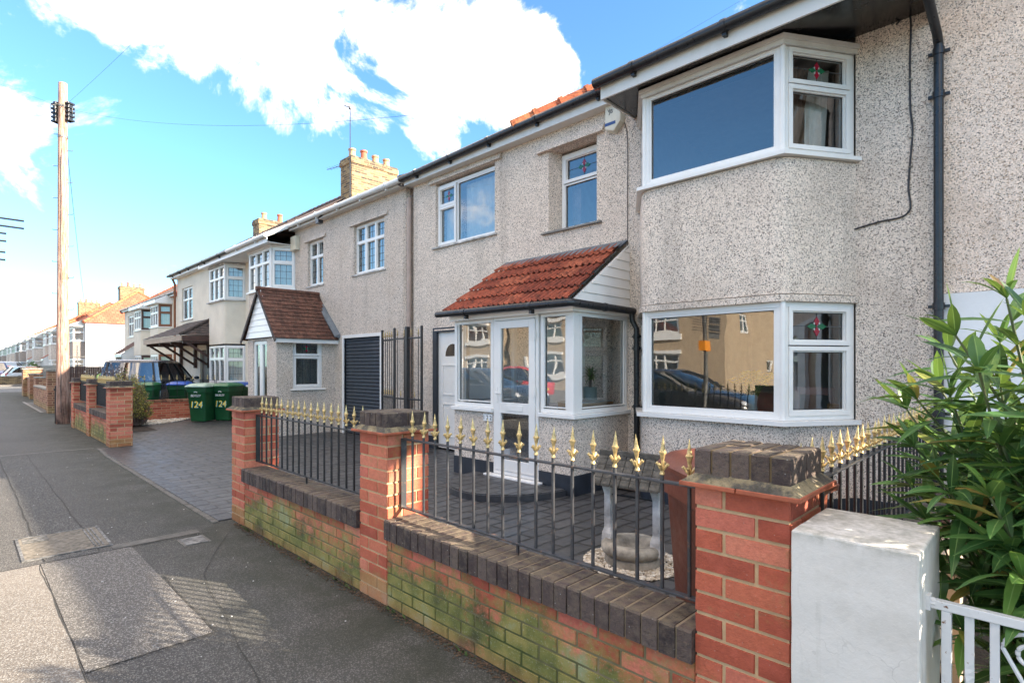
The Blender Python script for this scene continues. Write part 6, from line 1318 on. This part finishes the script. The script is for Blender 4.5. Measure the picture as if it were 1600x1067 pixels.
def shrub(name, label, x, y, rx, ry, z0, z1, ntw, nleaf, lm, lsize=.03, tw='twig', blossom=0, toponly=.0):
    t = thing(name, label, 'shrub', (x, y, 0)); s_, l_, b_ = MB(), MB(), MB()
    for k in range(ntw):
        a = rng.uniform(0, 2 * PI); r_ = math.sqrt(rng.random()); tip = Vector((x + rx * r_ * math.cos(a), y + ry * r_ * math.sin(a), z0 + (z1 - z0) * (1 - .45 * r_ * r_) * rng.uniform(.18, 1.05))); b = Vector((x + rx * .8 * r_ * math.cos(a), y + ry * .8 * r_ * math.sin(a), z0)); c = b.lerp(tip, .5) + Vector((rng.uniform(-.08, .08), rng.uniform(-.08, .08), .03)); s_.tube([b, c, tip], [.010, .006, .003], 4)
        for j in range(3):
            q = c.lerp(tip, rng.random()); e_ = q + Vector((rng.uniform(-.12, .12), rng.uniform(-.12, .12), rng.uniform(0, .14))); s_.tube([q, e_], [.004, .0015], 3)
            if blossom and rng.random() < blossom: b_.ball(e_, .018, 5, 3)
            for i in range(max(0, int(nleaf / ntw / 3))):
                pz = e_.lerp(q, rng.random())
                if (pz.z - z0) / (z1 - z0) > toponly * rng.random() * 1.3: leaf(l_, pz + Vector((rng.gauss(0, .02), rng.gauss(0, .02), rng.gauss(0, .02))), (rng.uniform(-1, 1), rng.uniform(-1, 1), rng.uniform(-.1, 1)), lsize * rng.uniform(.7, 1.4), lsize * .5, .1, rng.uniform(0, 3), 5)
    s_.build('twigs', tw, t)
    if l_.f: l_.build('foliage', lm, t)
    if b_.f: b_.build('blossoms', 'blossom', t)
    return t
shrub('hebe_shrub', 'brown and yellow-green rounded shrub behind the capped pier and low wall', -16.75, 2.95, .85, .55, .05, 1.45, 340, 11000, 'hedge', .042, toponly=.0)
shrub('hebe_shrub', 'bushy brown shrub nearest the wooden pole behind the black railings', -17.7, 2.75, .55, .5, 0, 1.45, 320, 1500, 'hedge', .03, toponly=.9)
shrub('bare_shrub', 'bare twiggy shrub with pale blossom in front of the dark people carrier', -19.3, 3.0, .7, .6, .3, 1.85, 200, 300, 'hedge', .03, blossom=.35)
shrub('hedge_bush', 'dense dark trailing shrub spilling over the wall between pole and piers', -19.4, 2.6, .6, .5, 0, 1.35, 300, 900, 'hedge', .03)
shrub('hedge_bush', 'small dark evergreen bush in the far garden behind the silver car', -72, 5.2, 1.3, 1.1, 0, 2.0, 160, 4200, 'oleander', .14)
po = thing('hi_vis_cover', 'bright lime green cover lying behind the shrubs by the white gable', 'cover', (-44.5, 6.9, 1)); m = MB(); m.loft([[(-30.5 + .5 * math.cos(a) * s, 5.0 + .7 * math.sin(a) * s, z) for a in [2 * PI * k / 12 for k in range(12)]] for z, s in ((.9, 1.0), (1.1, .95), (1.28, .6), (1.33, .2))]); m.build('sheet', 'lime', po, smooth=50)

# ------------------------------------------------------------------ vehicles
def car(name, label, x, y, rot, paintm, L_=4.3, Wd=1.78, H_=1.48, kind='hatch', cat='car'):
    t = thing(name, label, cat, (x, y, 0)); Mx = T(x, y, 0, rot); hw = Wd / 2      # nose toward +x local
    hood = .92 if kind != 'van' else 1.15; belt = .95 if kind != 'van' else 1.12
    if kind == 'mpv': hood, belt = 1.02, 1.05
    st = [(-L_ / 2, .45, .75, .80), (-L_ / 2 + .06, .28, belt - .08, .92), (-L_ / 2 + .5, .22, belt, .99), (-L_ * .2, .20, belt, 1.0), (L_ * .12, .20, belt - .01, 1.0), (L_ * .24, .20, hood, .99), (L_ * .38, .22, hood - .10, .96), (L_ / 2 - .12, .25, hood - .26, .88), (L_ / 2, .35, .60, .74)]
    rings = []
    for (sx, zb, zt, f) in st:
        w_ = hw * f; zm = (zb + zt) / 2; rings.append([(sx, -w_ * .94, zb), (sx, -w_, zb + .10), (sx, -w_ * 1.0, zm + .05), (sx, -w_ * .965, zt - .06), (sx, -w_ * .88, zt), (sx, -w_ * .45, zt + .02), (sx, 0, zt + .028), (sx, w_ * .45, zt + .02), (sx, w_ * .88, zt), (sx, w_ * .965, zt - .06), (sx, w_, zm + .05), (sx, w_, zb + .10), (sx, w_ * .94, zb)])
    m = MB(); m.M = Mx; m.loft(rings); body = m.build('body', paintm, t, smooth=38)
    rear = {'hatch': -L_ / 2 + .10, 'mpv': -L_ / 2 + .06, 'van': -L_ / 2 + .05, 'estate': -L_ / 2 + .12}[kind]; rtop = rear + (.42 if kind in ('hatch', 'estate') else .16); ft = {'hatch': -.02, 'mpv': .30, 'van': .75, 'estate': .0}[kind] * L_ / 4.3; fb = {'hatch': .98, 'mpv': 1.45, 'van': 1.45, 'estate': .98}[kind] * L_ / 4.3
    def gr(z, xr, xf, w_): return [(xr, -w_ * .82, z), (xr + .08, -w_, z), (xf - .25, -w_, z), (xf, -w_ * .80, z), (xf + .04, 0, z), (xf, w_ * .80, z), (xf - .25, w_, z), (xr + .08, w_, z), (xr, w_ * .82, z), (xr - .03, 0, z)]
    m = MB(); m.M = Mx; m.loft([gr(belt - .03, rear, fb, hw * .90), gr(H_ - .09, rtop, ft, hw * .76)], cap=False); m.build('windows', 'glass_car', t, smooth=30)
    m = MB(); m.M = Mx; m.loft([gr(H_ - .095, rtop - .01, ft + .02, hw * .765), gr(H_ - .05, rtop + .02, ft - .04, hw * .74), gr(H_ - .01, rtop + .12, ft - .16, hw * .60), gr(H_, rtop + .3, ft - .4, hw * .35)]); m.build('roof', paintm, t, smooth=40)
    A, B = gr(belt - .03, rear, fb, hw * .905), gr(H_ - .09, rtop, ft, hw * .768)
    m = MB(); m.M = Mx
    def bar(p, q, w_=.035): m.tube([p, q], w_, 6); m.cut()
    for k in (0, 2, 3, 5, 6, 8): bar(A[k], B[k], .028)
    for s_ in (1, -1):
        i0, i1 = (1, 2) if s_ == 1 else (7, 6)
        for f_ in ((.36, .70) if kind != 'van' else (.80,)): p = Vector(A[i0]).lerp(Vector(A[i1]), f_); q = Vector(B[i0]).lerp(Vector(B[i1]), f_); bar(p, q, .03)
    m.build('pillar', 'black_pvc' if kind != 'van' else paintm, t)
    if kind == 'van': m = MB(); m.M = Mx; m.loft([[(p[0], p[1] * 1.012, p[2]) for p in gr(belt - .02, rear, ft + .05, hw * .90)], [(p[0], p[1] * 1.012, p[2]) for p in gr(H_ - .09, rtop, ft - .1, hw * .775)]], cap=False); m.build('side_panel', paintm, t, smooth=30)
    for sx in (-L_ * .30, L_ * .315):
        for s_ in (-1, 1):
            c = (sx, s_ * (hw - .10), .325); w1 = MB(); w1.M = Mx; w1.lathe([(.21, -.10), (.30, -.105), (.325, -.08), (.325, .08), (.30, .105), (.21, .10)], c, 26, 'y'); wh = w1.build('wheel', 'rubber', t, smooth=40)
            w2 = MB(); w2.M = Mx; yy = c[1] + s_ * .085; w2.lathe([(.001, -.01), (.21, -.012), (.215, .012), (.001, .02)], (c[0], yy, c[2]), 20, 'y'); w2.build('rim', 'alloy', wh, smooth=30)
            w3 = MB(); w3.M = Mx; yy = c[1] + s_ * .018; w3.lathe([(.335, -.088), (.385, -.088), (.385, .088), (.335, .088)], (c[0], yy, c[2] + .01), 26, 'y'); w3.build('wheel_arch', 'rubber', t, smooth=40)
    for s_ in (-1, 1):
        m = MB(); m.M = Mx; m.ball((L_ / 2 - .15, s_ * hw * .68, hood - .30), .13, 10, 6, .6); m.build('headlight', 'lamp', t, smooth=60)
        m = MB(); m.M = Mx; m.box(-L_ / 2 - .0, -L_ / 2 + .2, s_ * hw * .78 - .10, s_ * hw * .78 + .10, belt - .32, belt - .05); m.build('tail_light', 'tail', t, bevel=.03)
        m = MB(); m.M = Mx; m.ball((fb - .35, s_ * (hw * .98 + .05), belt + .06), .09, 8, 5, .7); m.build('wing_mirror', paintm, t, smooth=60)
    m = MB(); m.M = Mx; m.box(-L_ / 2 - .012, -L_ / 2 + .05, -.26, .26, .52, .63); m.build('number_plate', 'yellow_text', t); m = MB(); m.M = Mx; m.box(L_ / 2 - .05, L_ / 2 + .012, -.26, .26, .40, .51); m.build('number_plate', 'white_text', t)
    return t
car('people_carrier', 'dark navy people carrier parked nose-in before the timber canopy', -21.3, 4.6, R(150), 'car_navy', 4.4, 1.84, 1.72, 'mpv')
car('estate_car', 'silver estate car parked beyond the side road behind the low yellowish wall', -65.5, 5.0, R(100), 'car_silver', 4.7, 1.8, 1.52, 'estate')
car('parked_car', 'dark hatchback parked deeper in the drive behind the silver estate car', -56.5, 6.0, R(70), 'car_black', 4.1, 1.75, 1.45, 'hatch')
car('parked_car', 'red car far away at the left edge beyond the silver estate', -84, 3.6, R(20), 'car_red', 4.2, 1.78, 1.6, 'mpv')
car('parked_van', 'blue van at the extreme left edge beyond the silver estate', -76, 2.5, R(10), 'car_blue', 4.4, 1.85, 1.95, 'van', 'van')
car('parked_van', 'white panel van far down the street behind the red car', -92, 4.4, R(95), 'car_silver', 4.8, 1.9, 2.1, 'van', 'van')
car('parked_car', 'black hatchback at the kerb mirrored in the lower bay window', -6.9, -2.1, 0, 'car_black', 4.2, 1.78, 1.46, 'hatch')
car('parked_car', 'red car parked across the street mirrored in the porch glass', -17.5, -7.5, PI, 'car_red', 4.2, 1.78, 1.46, 'hatch')
car('parked_car', 'dark car at the near kerb mirrored in the porch glass', -13.2, -2.2, 0, 'car_navy', 4.2, 1.78, 1.45, 'hatch')

# ------------------------------------------------------------------ telegraph pole and wires
PX, PY = -18.6, 1.93
TP = thing('telegraph_pole', 'weathered wooden telegraph pole with climbing pegs and cable boxes at its top', 'telegraph pole', (PX, PY, 0))
m = MB(); rings = []
for k in range(31):
    z = 9.0 * k / 30; r = .146 - .052 * k / 30; rings.append([(PX + (r + .006 * noise.noise(Vector((j * .7, z * .6, 2)))) * math.cos(2 * PI * j / 20), PY + (r + .006 * noise.noise(Vector((j * .7, z * .6, 2)))) * math.sin(2 * PI * j / 20), z) for j in range(20)])
m.loft(rings); m.build('pole_shaft', 'pole', TP, smooth=50)
for k in range(13):
    z = 2.6 + k * .42; s_ = 1 if k % 2 else -1; d = Vector((.55, .83, 0)).normalized() * s_; m = MB(); c = Vector((PX, PY, z)) + d * (.128 - .0049 * z); m.tube([c, c + d * .13, c + d * .135 + Vector((0, 0, .03))], .009, 6); m.build('climbing_peg', 'steel', TP)
m = MB()
for (sx, sy, zc, hh_, n_) in ((-.6, -.8, 8.22, .27, 5), (.6, .8, 8.25, .25, 5)):
    c = Vector((PX + sx * .155, PY + sy * .155, zc)); m.M = T(c.x, c.y, c.z, R(30)); m.box(-.055, .055, -.055, .055, -hh_, hh_)
    for k in range(n_): m.box(-.085, .085, -.085, .085, -hh_ + k * .11, -hh_ + k * .11 + .05)
m.M = None; m.build('cable_box', 'black_pvc', TP, bevel=.008)
m = MB()
for z in (7.55, 8.36): m.lathe([(.09, z), (.11, z), (.11, z + .05), (.09, z + .05)], (PX, PY, 0), 16); m.cut()
for k in range(8): a = k * PI / 4; m.tube([(PX + .13 * math.cos(a), PY + .13 * math.sin(a), 8.38), (PX + .25 * math.cos(a), PY + .25 * math.sin(a), 8.35), (PX + .25 * math.cos(a), PY + .25 * math.sin(a), 8.2)], .010, 5)
m.build('ring_bracket', 'steel', TP)
m = MB(); m.tube([(PX + .075, PY + .03, 7.9), (PX + .09, PY - .05, 7.0), (PX + .105, PY - .05, 4), (PX + .125, PY - .05, .3)], .012, 6); m.build('cable_down', 'wire', TP); m = MB(); m.box(PX - .2, PX - .17, PY - .15, PY - .12, 0, 1.0); m.tube([(PX - .19, PY - .17, .9), (PX - .19, PY - .15, .9)], .03, 8); m.build('marker_post', 'black_pvc', TP)
def overhead(label, a, b, sag, r=.0025):
    a, b = Vector(a), Vector(b); m = MB(); m.tube([a.lerp(b, k / 24) - Vector((0, 0, sag * 4 * (k / 24) * (1 - k / 24))) for k in range(25)], r, 5); tag(m.build('overhead_wire', 'wire', smooth=60), label, 'wire', 'telephone wires')
top = (PX, PY, 8.36)
overhead('telephone wire from the pole to the eaves above the alarm box of the red-porched house', top, (-3.76, 5.22, 4.74), .45)
overhead('telephone wire leaving the pole to the left across the road', top, (-22, -17.2, 5.3), .3)
overhead('telephone wire crossing high above the street from the pole past the upper right', top, (20, 6, 9.6), .9)
overhead('telephone wire from the pole toward the far side of the street on the near right', top, (3, -17, 5.3), .7)
overhead('thin wire high above the white cloud crossing the top of the view', (-30, 20, 13), (12, 9, 9.8), .6)
overhead('telephone wire from the pole to the far terrace', top, (-52, 6.8, 5.2), .5, .008)

# road sign post at the kerb (its rails reach into the left edge)
SP = thing('road_sign', 'grey sign post at the kerb with paired dark rails reaching in at the left edge', 'sign', (-5.45, -.5, 0))
m = MB(); m.tube([(-5.45, -.5, 0), (-5.45, -.5, 3.0)], .045, 14); m.build('post', 'steel', SP, smooth=40)
for z, e_ in ((2.583, .335), (2.475, .24), (2.34, .235)):
    d0 = Vector((-5.36, e_, z)); d1 = Vector((-5.36, -1.25, z))
    for q in (0, .055):
        m = MB(); m.tube([d0 - Vector((0, 0, q)), d1 - Vector((0, 0, q))], .0075, 6); m.build('rail', 'black_metal', SP)
m = MB()
for z in (2.60, 2.44, 2.27): m.box(-5.40, -5.39, -1.25, -.62, z - .12, z + .02)
m.build('sign_plate', 'steel', SP, bevel=.004); m = MB(); m.box(-5.52, -5.38, -.66, -.34, 1.88, 2.08); m.build('marker_plate', 'orange_sign', SP)
# street furniture far away
m = MB(); m.tube([(-50, 6.0, 0), (-50, 6.0, 3.0)], .04, 8); m.tube([(-50, 5.0, 2.2), (-50, 6.9, 2.2)], .03, 6); tag(m.build('sign_post', 'steel'), 'thin metal cross-armed post in front of the sunlit white gable', 'post')

# litter on the pavement
m = MB()
for k in range(90):
    x = rng.uniform(-12, -1.5); y = rng.uniform(-.2, 1.75); s = rng.uniform(.003, .010); m.cur = rng.random(); q_ = rng.uniform(0, 6); m.M = T(x, y, .008, q_); m.prism([(s * (.7 + .3 * math.sin(q_ * j)) * math.cos(j), s * .7 * math.sin(j)) for j in (0, 1.0, 2.1, 3.2, 4.2, 5.2)], -.001, .0015)
m.M = None; tag(m.build('pavement_litter', 'stone_white'), 'small pale scraps and dried gum scattered over the pavement', 'litter', kind='stuff')
